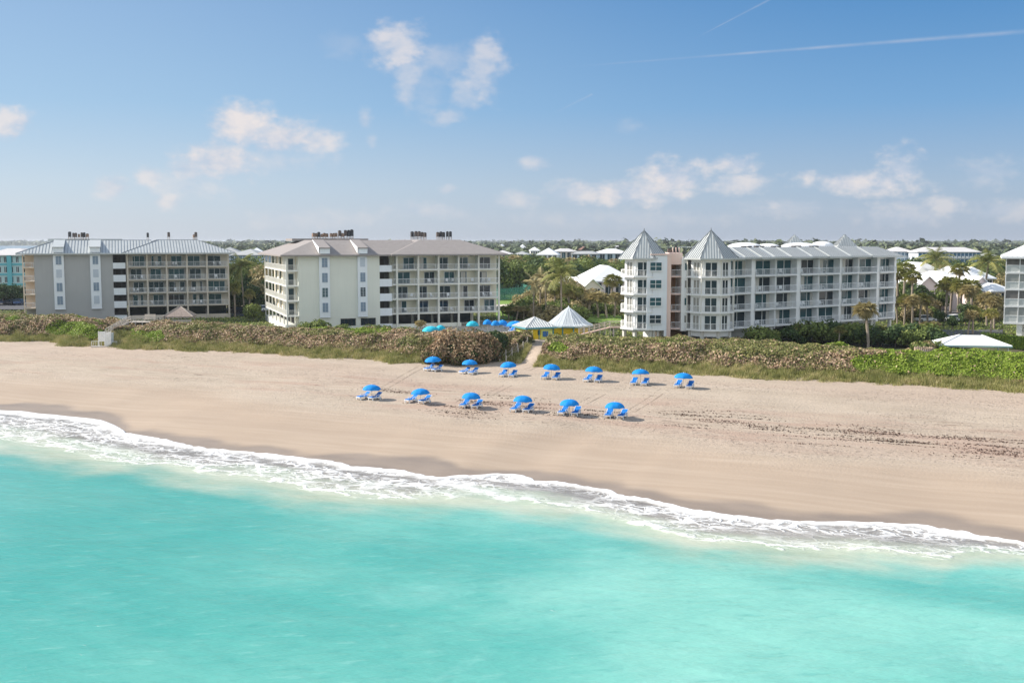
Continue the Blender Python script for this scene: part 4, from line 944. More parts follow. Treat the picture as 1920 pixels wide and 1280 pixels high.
def crown_mesh(lobes, n, size, aspect=.65, inner=.62):
    w = np.array([l[3] * l[4] for l in lobes]); k = rng.choice(len(lobes), n, p=w / w.sum()); Lb = np.array(lobes)[k]
    d = rng.normal(size=(n, 3)); d /= np.linalg.norm(d, axis=1, keepdims=True); r = rng.uniform(inner, 1.06, (n, 1)) ** .6
    P = Lb[:, :3] + d * r * Lb[:, 3:6]
    V, F = leaf_quads(P, d * .9 + np.array([0, 0, .35]), size, aspect, .55)
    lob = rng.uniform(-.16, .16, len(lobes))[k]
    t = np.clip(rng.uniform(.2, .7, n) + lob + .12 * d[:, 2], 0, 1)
    return V, F, t
def tree_proto(h, r, m, n=1500, size=.42, lobes=9, flat=.75, seed=0):
    rr = random.Random(seed); t = empty('tree', (0, 0, 0)); tk = MB(); tops = []
    th = h * .38; tk.tube((0, 0, -.3), (rr.uniform(-.2, .2), rr.uniform(-.2, .2), th), .03 * h, .02 * h, 7)
    L_ = []
    for i in range(lobes):
        a = 2 * math.pi * i / lobes * 2.4 + rr.uniform(-.4, .4); q = r * rr.uniform(.15, .72); zc = h * rr.uniform(.42, .82) - q * .25
        lr = r * rr.uniform(.36, .58); L_.append((q * math.cos(a), q * math.sin(a), zc, lr, lr * rr.uniform(.85, 1.1), lr * flat * rr.uniform(.8, 1.1)))
        tk.tube((0, 0, th * rr.uniform(.6, 1)), (L_[-1][0] * .85, L_[-1][1] * .85, zc), .011 * h, .004 * h, 5)
    L_.append((0, 0, h - r * .42, r * .5, r * .5, r * .42))
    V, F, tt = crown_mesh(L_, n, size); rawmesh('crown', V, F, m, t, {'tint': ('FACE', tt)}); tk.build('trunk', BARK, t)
    return t
def frond_fan(V, F, T, base, dir_, L_, nleaf, rr, droop, tint):
    d = Vector(dir_).normalized(); side = d.cross(Vector((0, 0, 1))); side = side.normalized() if side.length > .05 else Vector((1, 0, 0)); up = side.cross(d)
    hub = Vector(base) + d * L_ * .45; w = .025 * L_ / 1.2
    def tri(a, b, c, t): k = len(V); V.extend([tuple(a), tuple(b), tuple(c)]); F.append((k, k + 1, k + 2)); T.append(t)
    tri(Vector(base) - side * w, Vector(base) + side * w, hub, tint)
    for i in range(nleaf):
        a = (i / (nleaf - 1) - .5) * 2.6; q = (d * math.cos(a) + side * math.sin(a) + up * .12 * rr.uniform(-1, 1)).normalized()
        ll = L_ * .62 * (1 - .25 * abs(a) / 1.3); tip = hub + q * ll + Vector((0, 0, -droop * ll * rr.uniform(.6, 1.3))); m_ = hub + q * ll * .5; s2 = q.cross(up).normalized() * (.055 * L_)
        tri(hub, m_ + s2, tip, tint + rr.uniform(-.1, .1)); tri(hub, tip, m_ - s2, tint + rr.uniform(-.12, .08))
def frond_feather(V, F, T, base, az, el, L_, rr, tint, nseg=9, droopk=1.0):
    p = Vector(base); d = Vector((math.cos(az) * math.cos(el), math.sin(az) * math.cos(el), math.sin(el))); seg = L_ / nseg
    def tri(a, b, c, t): k = len(V); V.extend([tuple(a), tuple(b), tuple(c)]); F.append((k, k + 1, k + 2)); T.append(t)
    for i in range(nseg):
        q = p + d * seg; side = d.cross(Vector((0, 0, 1))).normalized(); w = .03
        tri(p - side * w, p + side * w, q, tint + .1)
        if i > 0:
            for sgn in (-1, 1):
                for kk in (0, .5):
                    b_ = p + (q - p) * kk; ll = L_ * .24 * math.sin(math.pi * (.12 + .8 * (i + kk) / nseg)); tip = b_ + side * sgn * ll + d * ll * .45 + Vector((0, 0, -ll * rr.uniform(.35, .8)))
                    tri(b_ - d * .07, b_ + d * .13, tip, tint + rr.uniform(-.15, .12))
        p = q; d = (d + Vector((0, 0, -.19 * droopk))).normalized()
def palm_proto(kind, h, r, m, seed, lean=.05, skirt=True, nf=30):
    rr = random.Random(seed); t = empty('palm_tree', (0, 0, 0)); V, F, T = [], [], []
    lx, ly = lean * h * rr.uniform(-1, 1), lean * h * rr.uniform(-1, 1); th = h - (r * .35 if kind == 'fan' else r * .1)
    tk = MB(); n = 6; pts = [(lx * (i / n) ** 1.6, ly * (i / n) ** 1.6, th * i / n - (.4 if i == 0 else 0)) for i in range(n + 1)]
    for a, b_ in zip(pts[:-1], pts[1:]): tk.tube(a, b_, .20 if kind == 'fan' else .17, .18 if kind == 'fan' else .14, 7)
    top = pts[-1]
    if kind == 'fan':
        for i in range(nf):
            el = math.asin(min(.98, -.35 + 1.3 * (i + .5) / nf)); az = i * 2.399 + rr.uniform(-.2, .2)
            frond_fan(V, F, T, top, (math.cos(az) * math.cos(el), math.sin(az) * math.cos(el), math.sin(el)), r * rr.uniform(.85, 1.1), 9, rr, .35 if el > 0 else .7, .62 - .35 * (i / nf) + rr.uniform(-.12, .15))
        if skirt:
            V2, F2_, T2 = [], [], []
            for i in range(14):
                az = i * 2.399; el = -rr.uniform(.7, 1.25); frond_fan(V2, F2_, T2, (top[0], top[1], top[2] - .1), (math.cos(az) * math.cos(el), math.sin(az) * math.cos(el), math.sin(el)), r * rr.uniform(.7, 1.0), 7, rr, .3, .45 + rr.uniform(-.25, .3))
            rawmesh('dead_fronds', V2, F2_, L_palmb, t, {'tint': ('FACE', T2)}, nper=3)
    else:
        for i in range(nf):
            el = rr.uniform(-.35, 1.25) if i % 3 else rr.uniform(.6, 1.35); frond_feather(V, F, T, top, i * 2.399, el, r * rr.uniform(.8, 1.1), rr, .4 + rr.uniform(-.25, .3) - .15 * el, droopk=1.1)
    rawmesh('crown', V, F, m, t, {'tint': ('FACE', T)}, nper=3); tk.build('trunk', PBARK, t)
    return t
PROTO = {}
def proto(key, mk):
    if key not in PROTO: PROTO[key] = [mk(), False]
    return PROTO[key]
def place(key, x, y, z, rz, sc, name, label, cat, group=None):
    p = PROTO[key]
    o = p[0] if not p[1] else copy_tree(p[0]); p[1] = True
    o.location = (x, y, z); o.rotation_euler.z = rz; o.scale = sc if isinstance(sc, tuple) else (sc, sc, sc); o.name = name
    for k in ('label', 'category', 'group'):
        if k in o: del o[k]
    return tag(o, label, cat, group)
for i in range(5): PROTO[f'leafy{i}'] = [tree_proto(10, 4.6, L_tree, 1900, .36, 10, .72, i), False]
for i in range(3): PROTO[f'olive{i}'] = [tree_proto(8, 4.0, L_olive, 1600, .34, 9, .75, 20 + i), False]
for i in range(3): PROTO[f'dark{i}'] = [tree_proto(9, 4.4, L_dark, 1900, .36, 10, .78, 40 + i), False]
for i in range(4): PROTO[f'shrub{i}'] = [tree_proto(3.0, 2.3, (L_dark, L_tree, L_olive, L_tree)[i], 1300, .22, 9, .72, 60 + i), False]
for i in range(4): PROTO[f'fan{i}'] = [palm_proto('fan', 7, 1.75, L_palm, 80 + i, .05), False]
for i in range(2): PROTO[f'fanb{i}'] = [palm_proto('fan', 7, 1.8, L_palmb, 90 + i, .08), False]
for i in range(2): PROTO[f'tall{i}'] = [palm_proto('fan', 11, 1.9, L_palm, 100 + i, .03), False]
PROTO['coco0'] = [palm_proto('feather', 10.2, 4.9, L_palm, 111, .02, nf=26), False]
PROTO['coco1'] = [palm_proto('feather', 8.5, 3.2, L_palmb, 112, .10, nf=15), False]
PROTO['coco2'] = [palm_proto('feather', 10, 4.0, L_palm, 113, .05, nf=24), False]
def plant(key, px, D, h, name, label, cat, group=None, wide=1.0, base_h=None, zg=None):
    """stand a plant at column px and distance D, h metres tall"""
    bh = base_h or {'leafy': 10, 'olive': 8, 'dark': 9, 'shrub': 3.0, 'fan': 7, 'fanb': 7, 'tall': 11}.get(key.rstrip('0123456789'), None) or {'coco0': 10.2, 'coco1': 8.5, 'coco2': 10}[key]
    x, y, _ = atD(px, 560, D); z = gz(x, y) if zg is None else zg; s = h / bh
    return place(key, x, y, z - .05, rnd.uniform(0, 6.28), (s * wide, s * wide, s), name, label, cat, group)
# the wood behind the lawn
G = 'leafy trees of the wood behind the lawn'; LW = 'leafy green tree in the dense wood behind the lawn'
for row, (D, top) in enumerate(((345, 11), (362, 11.5), (382, 11.8), (405, 11.6), (435, 11.2), (470, 10.8))):
    px = 905 + (row % 2) * 8
    while px < 1215:
        if not (D < 380 and px > 1100 + (D - 345) * .3): 
            k = rnd.choice(['leafy0', 'leafy1', 'leafy2', 'leafy3', 'leafy4', 'dark0', 'leafy1', 'dark1'])
            olive = rnd.random() < .12
            plant('olive1' if olive else k, px, D + rnd.uniform(-6, 6), (top + rnd.uniform(-2.0, 1.0)) * (.86 if px > 1120 else 1), 'tree', LW if not olive else 'brownish olive tree in the dense wood behind the lawn', 'tree', G if not olive else 'brownish trees of the wood behind the lawn', 1.0)
        px += rnd.uniform(17, 24)
# trees between the grey and cream blocks, and behind them
G2 = 'trees filling the gap between the grey and cream blocks'
for (px, D, h, k) in ((432, 262, 8.5, 'leafy0'), (446, 275, 10, 'dark1'), (462, 285, 10.5, 'leafy2'), (478, 290, 11, 'leafy3'), (490, 280, 11, 'olive0'), (505, 300, 11, 'leafy4'), (436, 300, 11, 'leafy1'), (452, 320, 12, 'leafy2'), (470, 325, 12.5, 'leafy4'), (487, 330, 12.5, 'leafy0'),
        (484, 262, 8, 'olive2'), (468, 255, 7, 'dark0'), (423, 290, 10.5, 'dark2'), (415, 320, 11, 'leafy3'), (500, 262, 8, 'dark1'), (440, 250, 5.5, 'dark2')):
    plant(k, px, D, h, 'tree', {'leafy': 'broad green tree in the gap between the grey and cream blocks', 'dark_': '', 'olive': 'brownish tree in the gap between the grey and cream blocks'}.get(k[:5], 'dark green tree in the gap between the grey and cream blocks'), 'tree', G2 + ({'l': '', 'o': ', brownish', 'd': ', dark'}[k[0]]))
plant('coco2', 457, 246, 11.6, 'palm_tree', 'tall feathery palm rising in the gap between the grey and cream blocks', 'palm tree')
plant('fan0', 440, 238, 7.4, 'palm_tree', 'short fan palm beside the grey block wall end', 'palm tree')
plant('fan1', 468, 240, 5.8, 'palm_tree', 'small fan palm right under the tall feathery palm', 'palm tree')
plant('shrub1', 475, 226, 4.0, 'shrub', 'rounded olive shrub by the cream block gallery corner', 'shrub', wide=.85)
# trees at the turquoise building
for (px, D, h) in ((6, 282, 6.0), (26, 286, 5.6), (38, 292, 5.0), (-12, 280, 6)):
    plant(rnd.choice(['dark0', 'dark2']), px, D, h, 'tree', 'dark bushy tree standing over the parked cars by the turquoise building', 'tree', 'dark trees over the car park by the turquoise building', 1.1)
# palms round the pool
plant('coco0', 1053, 207, 10.9, 'palm_tree', 'tall green coconut palm in front of the big pavilion roof', 'palm tree')
plant('coco1', 1000, 222, 8.4, 'palm_tree', 'leaning half-dead coconut palm with brown hanging fronds, nearer the blue parasols', 'palm tree')
plant('coco1', 1024, 226, 8.2, 'palm_tree', 'ragged brown coconut palm between the leaning one and the tall green one', 'palm tree').rotation_euler.z = 2.2
plant('coco1', 1012, 236, 9.0, 'palm_tree', 'withered coconut palm standing behind the leaning pair', 'palm tree').rotation_euler.z = 4.2
for i, (px, D, h, k, lab) in enumerate(((1040, 236, 7.2, 'fan0', 'bushy fan palm directly behind the tall coconut palm'), (1066, 238, 6.8, 'fan1', 'fan palm over the pavilion roof peak'), (1083, 242, 6.2, 'fan2', 'fan palm on the shaded side of the pavilion roof'),
        (1104, 236, 5.4, 'fanb0', 'brown fan palm on the lawn, farthest from the pyramid tower'), (1122, 234, 5.5, 'fanb1', 'brown fan palm on the lawn, middle one'), (1138, 232, 5.3, 'fanb0', 'brown fan palm on the lawn next to the tower balconies'), (1152, 236, 5.3, 'fanb1', 'brown fan palm mostly behind the tower balconies'),
        (1146, 268, 8.0, 'fan3', 'green round-headed fan palm before the pink house wall'), (1030, 250, 6.6, 'olive', 'x'), (1072, 256, 8.0, 'olive', 'x'), (1052, 250, 7.4, 'olive', 'x'), (992, 262, 5.2, 'olive', 'x'), (970, 252, 4.6, 'olive', 'x'), (1096, 250, 5.4, 'olive', 'x'), (1018, 246, 6.2, 'olive', 'x'), (1046, 242, 6.0, 'olive', 'x'), (1082, 250, 6.8, 'olive', 'x'), (1000, 250, 5.6, 'olive', 'x'), (1062, 262, 8.4, 'olive', 'x'), (1112, 262, 5.5, 'olive', 'x'), (984, 244, 4.2, 'olive', 'x'), (1130, 258, 4.6, 'olive', 'x'), (1150, 252, 4.4, 'olive', 'x'))):
    if k == 'olive': plant(f'olive{i % 3}', px, D, h, 'tree', 'brownish thicket tree behind the pool palms', 'tree', 'brownish thicket trees behind the pool palms', 1.05)
    else: plant(k, px, D, h, 'palm_tree', lab, 'palm tree', wide=1.7 if k.startswith('fanb') else 1.35)
for i in range(30):
    px = 965 + i * 4.6 + rnd.uniform(-3, 3); D = 228 + (i * 7 % 5) * 6
    plant('shrub2' if i % 3 else 'shrub3', px, D, rnd.uniform(2.6, 4.6) * (1 if px < 1085 else .6), 'shrub', 'tan and olive undergrowth bush below the coconut palms', 'shrub', 'undergrowth below the coconut palms', .95)
for i in range(26):
    px = 1034 + i * 5.0; D = 214 + (i * 7 % 4) * 5 if px < 1090 else 240 + (i * 7 % 4) * 6
    plant(('shrub2', 'shrub3', 'shrub1')[i % 3], px, D, rnd.uniform(2.8, 4.4) if px < 1100 else rnd.uniform(2.0, 3.2), 'shrub', 'bushy growth behind the round pool pavilion', 'shrub', 'bushes behind the round pool pavilion', .95)
for i in range(26):
    px = 1678 + i * 3.6 if i < 20 else 1835 + (i - 20) * 7; D = 222 + (i * 7 % 5) * 7
    plant('shrub2' if i % 2 else 'shrub1', px, D, rnd.uniform(3.0, 4.6), 'shrub', 'olive undergrowth bush among the palms before the pink houses', 'shrub', 'undergrowth before the pink houses', .95)
for i, (px, D, h) in enumerate(((954, 226, 3.0), (968, 224, 3.2), (982, 226, 3.0), (944, 232, 2.8))):
    plant('fanb1' if i % 2 else 'fan2', px, D, h, 'palm_tree', ['low brown palm at the lawn edge behind the blue parasols', 'squat palm with straw-coloured fronds above the widest blue parasol', 'short palm at the foot of the leaning coconut palm', 'lowest palm by the cream block pilotis'][i], 'palm tree', wide=2.1)
plant('fanb0', 786, 188, 2.9, 'palm_tree', 'small dry fan palm in front of the cream block ground floor', 'palm tree', wide=1.6)
# right side planting
RS = [(1683, 232, 10.8, 'tall0', 'tall fan palm closest to the tower building end wall'), (1694, 238, 11.6, 'tall1', 'tallest fan palm of the three past the tower building'), (1709, 228, 10.2, 'tall0', 'slender lone-trunked fan palm by the white roofs'),
      (1747, 300, 12.4, 'coco2', 'feathery palm poking up before the white roof ridge'), (1797, 250, 11.2, 'tall1', 'thick-headed fan palm in front of the central white roof'), (1844, 270, 12.2, 'coco2', 'feathery palm before the wood beside the white roofs'),
      (1774, 236, 8.4, 'fan0', 'fan palm above the parked white van'), (1783, 240, 8.2, 'fan3', 'second fan palm above the parked white van, closer to the thick-headed one'), (1802, 226, 8.4, 'fan1', 'shaggy fan palm with dead skirt at the car park edge'), (1812, 222, 7.4, 'fanb0', 'dry fan palm leaning over the car park edge'), (1822, 232, 8.0, 'fan2', 'green fan palm behind the dry leaning one'),
      (1817, 188, 4.6, 'fanb1', 'big-headed brown palm behind the white pavilion roof'), (1826, 192, 5.0, 'fan1', 'palm crowding the big-headed brown one'), (1860, 186, 4.9, 'fan2', 'young green fan palm by the trimmed hedge'), (1866, 205, 6.0, 'fanb0', 'orange-tinged palm beside the screened block'), (1852, 212, 6.4, 'fanb1', 'orange-brown palm behind the young green one'),
      (1739, 176, 3.4, 'fanb1', 'small orange palm over the wooden enclosure'), (1752, 178, 3.4, 'fanb0', 'small yellowish palm next to the small orange one'), (1684, 218, 5.4, 'fanb0', 'low palm at the tower building end, brown'), (1697, 216, 5.8, 'fan3', 'low green palm under the tall trio'), (1712, 214, 5.8, 'fanb1', 'low brown palm under the slender palm'),
      (1726, 216, 6.0, 'fan0', 'low palm with mixed green and brown fronds by the pink gable'), (1741, 218, 5.6, 'fanb0', 'low tan palm nearest the car park'), (1720, 240, 7.6, 'dark1', 'x'), (1704, 250, 8.2, 'dark0', 'x'), (1765, 248, 6.6, 'leafy1', 'x'), (1790, 262, 6.6, 'dark2', 'x'), (1830, 244, 6.4, 'leafy2', 'x'), (1680, 250, 8.8, 'leafy3', 'x'), (1844, 236, 5.6, 'olive0', 'x'), (1870, 232, 5.8, 'olive2', 'x'), (1856, 250, 5.6, 'dark1', 'x'), (1765, 214, 3.2, 'dark1', 'x'), (1788, 206, 2.8, 'dark2', 'x'), (1812, 210, 5.0, 'dark0', 'x')]
for (px, D, h, k, lab) in RS:
    if lab == 'x': plant(k, px, D, h, 'tree', {'l': 'green bushy tree among the palms by the car park', 'd': 'dark bushy tree among the palms by the car park', 'o': 'tawny bushy tree among the palms by the car park'}[k[0]], 'tree', {'l': 'green', 'd': 'dark', 'o': 'tawny'}[k[0]] + ' trees among the palms by the car park', .9)
    else: plant(k, px, D, h, 'palm_tree', lab, 'palm tree', wide=1.25)
plant('fanb0', 1631, 168, 6.9, 'palm_tree', 'lone fan palm with golden head in front of the tower building', 'palm tree', wide=1.25)
# woods beyond the pink houses
for row, (D, h) in enumerate(((330, 8.5), (350, 9), (380, 9.5), (415, 9.5), (455, 10))):
    px = 1672 + row * 5
    while px < 1925:
        if not (D < 345 and 1690 < px < 1850): plant(rnd.choice(['leafy0', 'dark1', 'leafy3', 'dark0', 'olive0', 'dark2']), px, D + rnd.uniform(-6, 6), h + rnd.uniform(-1.5, .8), 'tree', 'tree in the wood between the white roofs and the distant condominium', 'tree', 'trees of the wood beyond the white roofs')
        px += rnd.uniform(17, 27)
# dark shrubbery under the tower building
SH_ = 'dark shrubs in the shade below the tower building'
for i in range(30):
    px = 1425 + i * 11.2; D = 181 - (px - 1425) * .028 + rnd.uniform(-3, 3) - (4 if px > 1600 else 0)
    if px < 1450: D = 170
    plant(rnd.choice(['shrub0', 'shrub0', 'shrub1', 'shrub3']), px, D, rnd.uniform(2.4, 3.6) + (.6 if px > 1520 else 0), 'shrub', 'dense dark green shrub in the belt below the tower building', 'shrub', SH_)
for (px, D) in ((1590, 176), (1530, 178), (1500, 176), (1655, 172), (1575, 172)):
    plant('fan2', px, D, 3.2, 'palm_tree', 'trunkless young palm sprouting from the dark shrubs below the tower building', 'palm tree', 'young palms among the dark shrubs', wide=1.4)
for i, (px, D, h) in enumerate(((1730, 156, 2.3), (1742, 157, 2.4), (1756, 158, 2.3), (1770, 159, 2.2), (1786, 161, 2.0), (1722, 157, 2.2))):
    plant('shrub2' if i % 2 else 'shrub3', px, D, h, 'shrub', 'yellow-green bush behind the wooden enclosure', 'shrub', 'yellow-green bushes by the wooden enclosure', .9)
for i, px in enumerate((1100, 1116, 1132, 1148, 1168, 1186, 1250, 1262, 1280, 1300, 1322, 1345, 1366, 1390, 1412)):
    D = 163 if px < 1200 else 160; plant('shrub3' if i % 2 else 'shrub1', px, D + (i % 3), 1.7, 'shrub', 'low green shrub at the foot of the pyramid towers', 'shrub', 'low shrubs at the foot of the towers', 1.3)
for i, px in enumerate((700, 640, 598, 575, 722, 760)):
    plant('shrub3', px, 189 - i % 2, (2.3, 2.0, 2.6, 2.2, 2.2, 2.0)[i], 'shrub', 'bright green bush against the foot of the cream block', 'shrub', 'green bushes at the foot of the cream block', 1.1)
# the big sea-grape mound by the path
SG = leafmat('sea_grape_dry_leaves', [(0, (.10, .065, .035)), (.2, (.14, .15, .05)), (.4, (.24, .155, .09)), (.65, (.44, .30, .18)), (.88, (.62, .46, .29)), (1, (.30, .32, .10))], noise=.6, nscale=.6)
def mound(px, py, r, h, label, dark=False):
    x, y, z = on_ground(px, py); t = empty('sea_grape_bush', (x, y, z), 0, label, 'bush'); L_ = []
    rr = random.Random(int(px))
    for i in range(14): a = rr.uniform(0, 6.28); q = r * math.sqrt(rr.random()) * .75; L_.append((q * math.cos(a), q * math.sin(a) * .7, h * rr.uniform(.25, .62), r * .34, r * .3, h * .36))
    V, F, tt = crown_mesh(L_, 6500, .19, .8, .75); rawmesh('leaves', V, F, L_dark if dark else SG, t, {'tint': ('FACE', tt)})
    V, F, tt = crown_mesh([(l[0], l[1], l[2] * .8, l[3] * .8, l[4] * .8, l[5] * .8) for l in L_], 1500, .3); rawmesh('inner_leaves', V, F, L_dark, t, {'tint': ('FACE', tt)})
    tk = MB()
    for l in L_: tk.tube((0, 0, -.2), (l[0] * .9, l[1] * .9, l[2]), .07, .03, 5)
    tk.build('stems', BARK, t)
mound(872, 676, 5.2, 5.3, 'big mound of dry brown sea grape behind the first parasols of the back row')
mound(896, 675, 4.2, 4.6, 'tall brown sea grape bush beside the roped path')
mound(926, 653, 3.0, 3.3, 'dark green bush at the roped path, half covering the pool terrace', True)
mound(838, 672, 4.0, 3.6, 'lower brown sea grape bush sloping down to the beach grass')

# dune scrub and dune grass
def pix_zone(px, py, zones):
    out = np.zeros(len(px))
    for (cx, cy, rx, ry, w) in zones: out = np.maximum(out, w * np.exp(-(((px - cx) / rx) ** 2 + ((py - cy) / ry) ** 2)))
    return out
def scatter(n, t0, t1, back=True):
    u = rng.uniform(-150, 75, n); vt, vb = v_toe(u), v_back(u)
    return u, vt, vb
EXCL = [at(937, 667, 3.3), at(948, 663, 3.6), at(949, 676, 2.9), at(960, 668, 3.3), at(971, 665, 3.6), at(981, 657, 4.1), at(989, 650, 4.4), at(203, 626, 4.0), at(212, 620, 4.3), at(235, 612, 5.2), at(262, 611, 5.2), at(285, 609, 5.2), at(196, 636, 3.8), at(205, 632, 4.2), at(220, 622, 4.8)]
def make_scrub():
    n = 920000; u = rng.uniform(-285, 112, n); vt, vb = v_toe(u), v_back(u); v = vt + 3.2 + rng.random(n) * (np.maximum(vb - vt, 8) + 2 - 3.2)
    x, y = xy(u, v); t = v - vt; edge = np.clip((t - 3.4 + .9 * wnoise(x, y, .9, 2)) / 3.0, 0, 1); bedge = np.clip((vb + 2 - v) / 2.5, 0, 1)
    g = ground_z(x, y); H = (.45 + .95 * sstep(edge)) * (.62 + .38 * sstep(bedge)) * (1 + .34 * wnoise(x, y, .55) + .30 * wnoise(x, y, 1.5, 4) + .12 * wnoise(x, y, 3.4, 8))
    ok = (edge > 0) & (path_dist(x, y) > 1.5) & (y < 260)
    for q, (ex, ey) in enumerate(EXCL): ok &= np.hypot(x - ex, y - ey) > (1.6 if q < 7 else 2.6)
    px, py = proj(x, y, g + H); H = H * (1 - .72 * np.exp(-(((px - 228) / 52) ** 2 + ((py - 622) / 24) ** 2))) * (1 + .25 * np.exp(-((px - 30) / 120) ** 2)); ok &= (px > -160) & (px < 2600)
    green = pix_zone(px, py, [(150, 618, 62, 22, 1.0), (262, 628, 50, 14, 1.1), (30, 600, 40, 8, .5), (1046, 652, 22, 10, 1.1), (1830, 682, 260, 34, 1.2), (1640, 680, 40, 20, .9), (590, 612, 30, 7, .8), (690, 618, 60, 7, .7), (100, 640, 30, 8, .6), (1240, 640, 30, 5, .5), (1600, 645, 120, 7, .5)])
    olive = pix_zone(px, py, [(1180, 632, 170, 13, 1.5), (1480, 648, 170, 17, 1.5), (930, 650, 40, 25, 1.0), (60, 592, 110, 9, .8), (380, 612, 110, 7, .9), (600, 622, 140, 7, .8), (1650, 650, 120, 8, .8), (760, 640, 60, 14, .7), (440, 640, 60, 10, .35)])
    nz = .5 * wnoise(x, y, .42, 7) + .35 * wnoise(x, y, 1.1, 9); rr = rng.random(n)
    isg = green + .35 * nz > .48; iso = ~isg & (olive + .5 * nz + (rr - .5) * .5 > .5)
    mixr = rng.random(n)
    kind = np.where(isg, 0, np.where(iso, 1, 2)); kind = np.where((mixr < .42 + .30 * wnoise(x, y, .8, 12) + .25 * np.clip((v - (vb - 5)) / 5, 0, 1)) & (kind != 0), 1, kind); kind = np.where((mixr > .93) & (kind == 1), 2, kind); kind = np.where((mixr > .975) & (kind == 0), 2, kind)
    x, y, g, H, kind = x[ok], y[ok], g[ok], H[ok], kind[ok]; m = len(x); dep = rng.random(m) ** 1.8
    z = g + H * (1 - .75 * dep) + .05
    N_ = np.tile(np.array([-.15, -.45, .8]), (m, 1)); sz = np.where(kind == 2, .17, np.where(kind == 0, .15, .14)) * (1 + .9 * (dep > .5))
    V, F = leaf_quads(np.stack([x, y, z], 1), N_, sz, .75, .6)
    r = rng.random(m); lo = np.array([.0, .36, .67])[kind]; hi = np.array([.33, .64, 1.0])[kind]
    tint = lo + (hi - lo) * np.clip(r * .95 - .65 * dep * 1.0 + .24 + .16 * wnoise(x, y, 6.1, 5) + .18 * wnoise(x, y, 2.2, 3), 0, 1)  # deeper leaves tinted darker: shade inside the scrub put into the colour
    o = rawmesh('dune_scrub', V, F, L_scrub, attrs={'tint': ('FACE', tint)}); tag(o, 'dense dune scrub of brown sea grape and green creeper behind the beach grass', 'dune scrub', kind='stuff')
    print('scrub', m)
def make_grass():
    n = 690000; u = rng.uniform(-280, 110, n); vt = v_toe(u); t = rng.uniform(-1.2, 7.5, n) ; x, y = xy(u, vt + t)
    dens = np.clip((t + .5 + .9 * wnoise(x, y, .8, 1) + .7 * wnoise(x, y, 2.3, 6)) / 1.6, 0, 1) * np.clip((8.5 - t) / 3, 0, 1)
    ok = (rng.random(n) < dens) & (path_dist(x, y) > 1.3); x, y, t = x[ok], y[ok], t[ok]; n = len(x); g = ground_z(x, y)
    px, py = proj(x, y, g); k = (px > -150) & (px < 2600); x, y, t, g = x[k], y[k], t[k], g[k]; n = len(x)
    h = rng.uniform(.3, .85, n) * (1 + .35 * wnoise(x, y, 1.2, 8) + .4 * wnoise(x, y, 3.3, 2)) * np.clip((t + 1.3) / 2, .35, 1); a = rng.uniform(0, 2 * math.pi, n); w = .028 + .02 * rng.random(n)
    lean = rng.normal(size=(n, 2)) * .22; B = np.stack([x, y, g - .03], 1); S = np.stack([np.cos(a) * w, np.sin(a) * w, 0 * a], 1)
    V = np.stack([B - S, B + S, B + np.stack([lean[:, 0], lean[:, 1], h], 1)], 1).reshape(-1, 3)
    tint = np.clip(rng.uniform(.05, .85, n) + .2 * wnoise(x, y, .5, 3) + .3 * wnoise(x, y, 2.1, 9), 0, 1)
    o = rawmesh('dune_grass', V, np.arange(3 * n).reshape(n, 3), L_grass, attrs={'tint': ('FACE', tint)}, nper=3); tag(o, 'fringe of straw-green dune grass along the top of the beach', 'dune grass', kind='stuff')
    print('grass', n)
make_scrub(); make_grass()
# low ground cover between dune and buildings
def ground_cover():
    n = 60000; px = rng.uniform(-20, 1940, n); D = rng.uniform(185, 260, n); x = (px - 960) / FPX * D * 1.01; y = D
    u, v = uv(x, y); ok = v > v_back(u) + 1
    x, y = x[ok], y[ok]; g = ground_z(x, y); n = len(x)
    V, F = leaf_quads(np.stack([x, y, g + rng.uniform(.05, .3, n)], 1), np.tile(np.array([0, -.3, .8]), (n, 1)), .22, .7, .6)
    o = rawmesh('ground_cover', V, F, L_tree, attrs={'tint': ('FACE', rng.uniform(.2, .9, n))}); tag(o, 'low green ground cover between the dune scrub and the buildings', 'ground cover', kind='stuff')
# far woods reaching to the horizon
def far_wood():
    n = 13000; D = np.exp(rng.uniform(math.log(495), math.log(9000), n)); az = rng.uniform(-.56, .56, n); x = az * D; y = D
    lag = (az < -.30 - 0.02) & (D > 640) & (np.hypot(x, y) < 5300); keep = ~lag
    for b_ in bpy.data.objects:
        if b_.parent is None and b_.get('category') in ('house', 'building', 'apartment building') and b_.location.y > 480:
            w_ = 14; dx = x - b_.location.x; dy = y - b_.location.y; keep &= ~((dx > -4) & (dx < 34) & (dy > -60) & (dy < 30) & (D < 700))
    x, y, D = x[keep], y[keep], D[keep]; n = len(x); h = np.where(D < 900, rng.uniform(3.5, 6.5, n), rng.uniform(5, 12.5, n) + np.where(rng.random(n) < .08, 6, 0)) * (1 + .35 * wnoise(x, y, .004, 2)); r = 3.5 + D * .0035
    k = 16; P0 = np.repeat(np.stack([x, y, np.full(n, PLAT)], 1), k, 0); rr = np.repeat(r, k); hh = np.repeat(h, k)
    d = rng.normal(size=(n * k, 3)); d[:, 2] = np.abs(d[:, 2]); d /= np.linalg.norm(d, axis=1, keepdims=True)
    P = P0 + d * np.stack([rr, rr, hh], 1); V, F = leaf_quads(P, d, rr * .46, .8, .4); t = np.repeat(rng.uniform(.1, .8, n), k) + rng.uniform(-.15, .2, n * k)
    o = rawmesh('far_wood', V, F, L_far, attrs={'tint': ('FACE', np.clip(t, 0, 1))}); tag(o, 'dark mass of distant woods reaching to the horizon', 'woods', kind='stuff')
ground_cover(); far_wood()
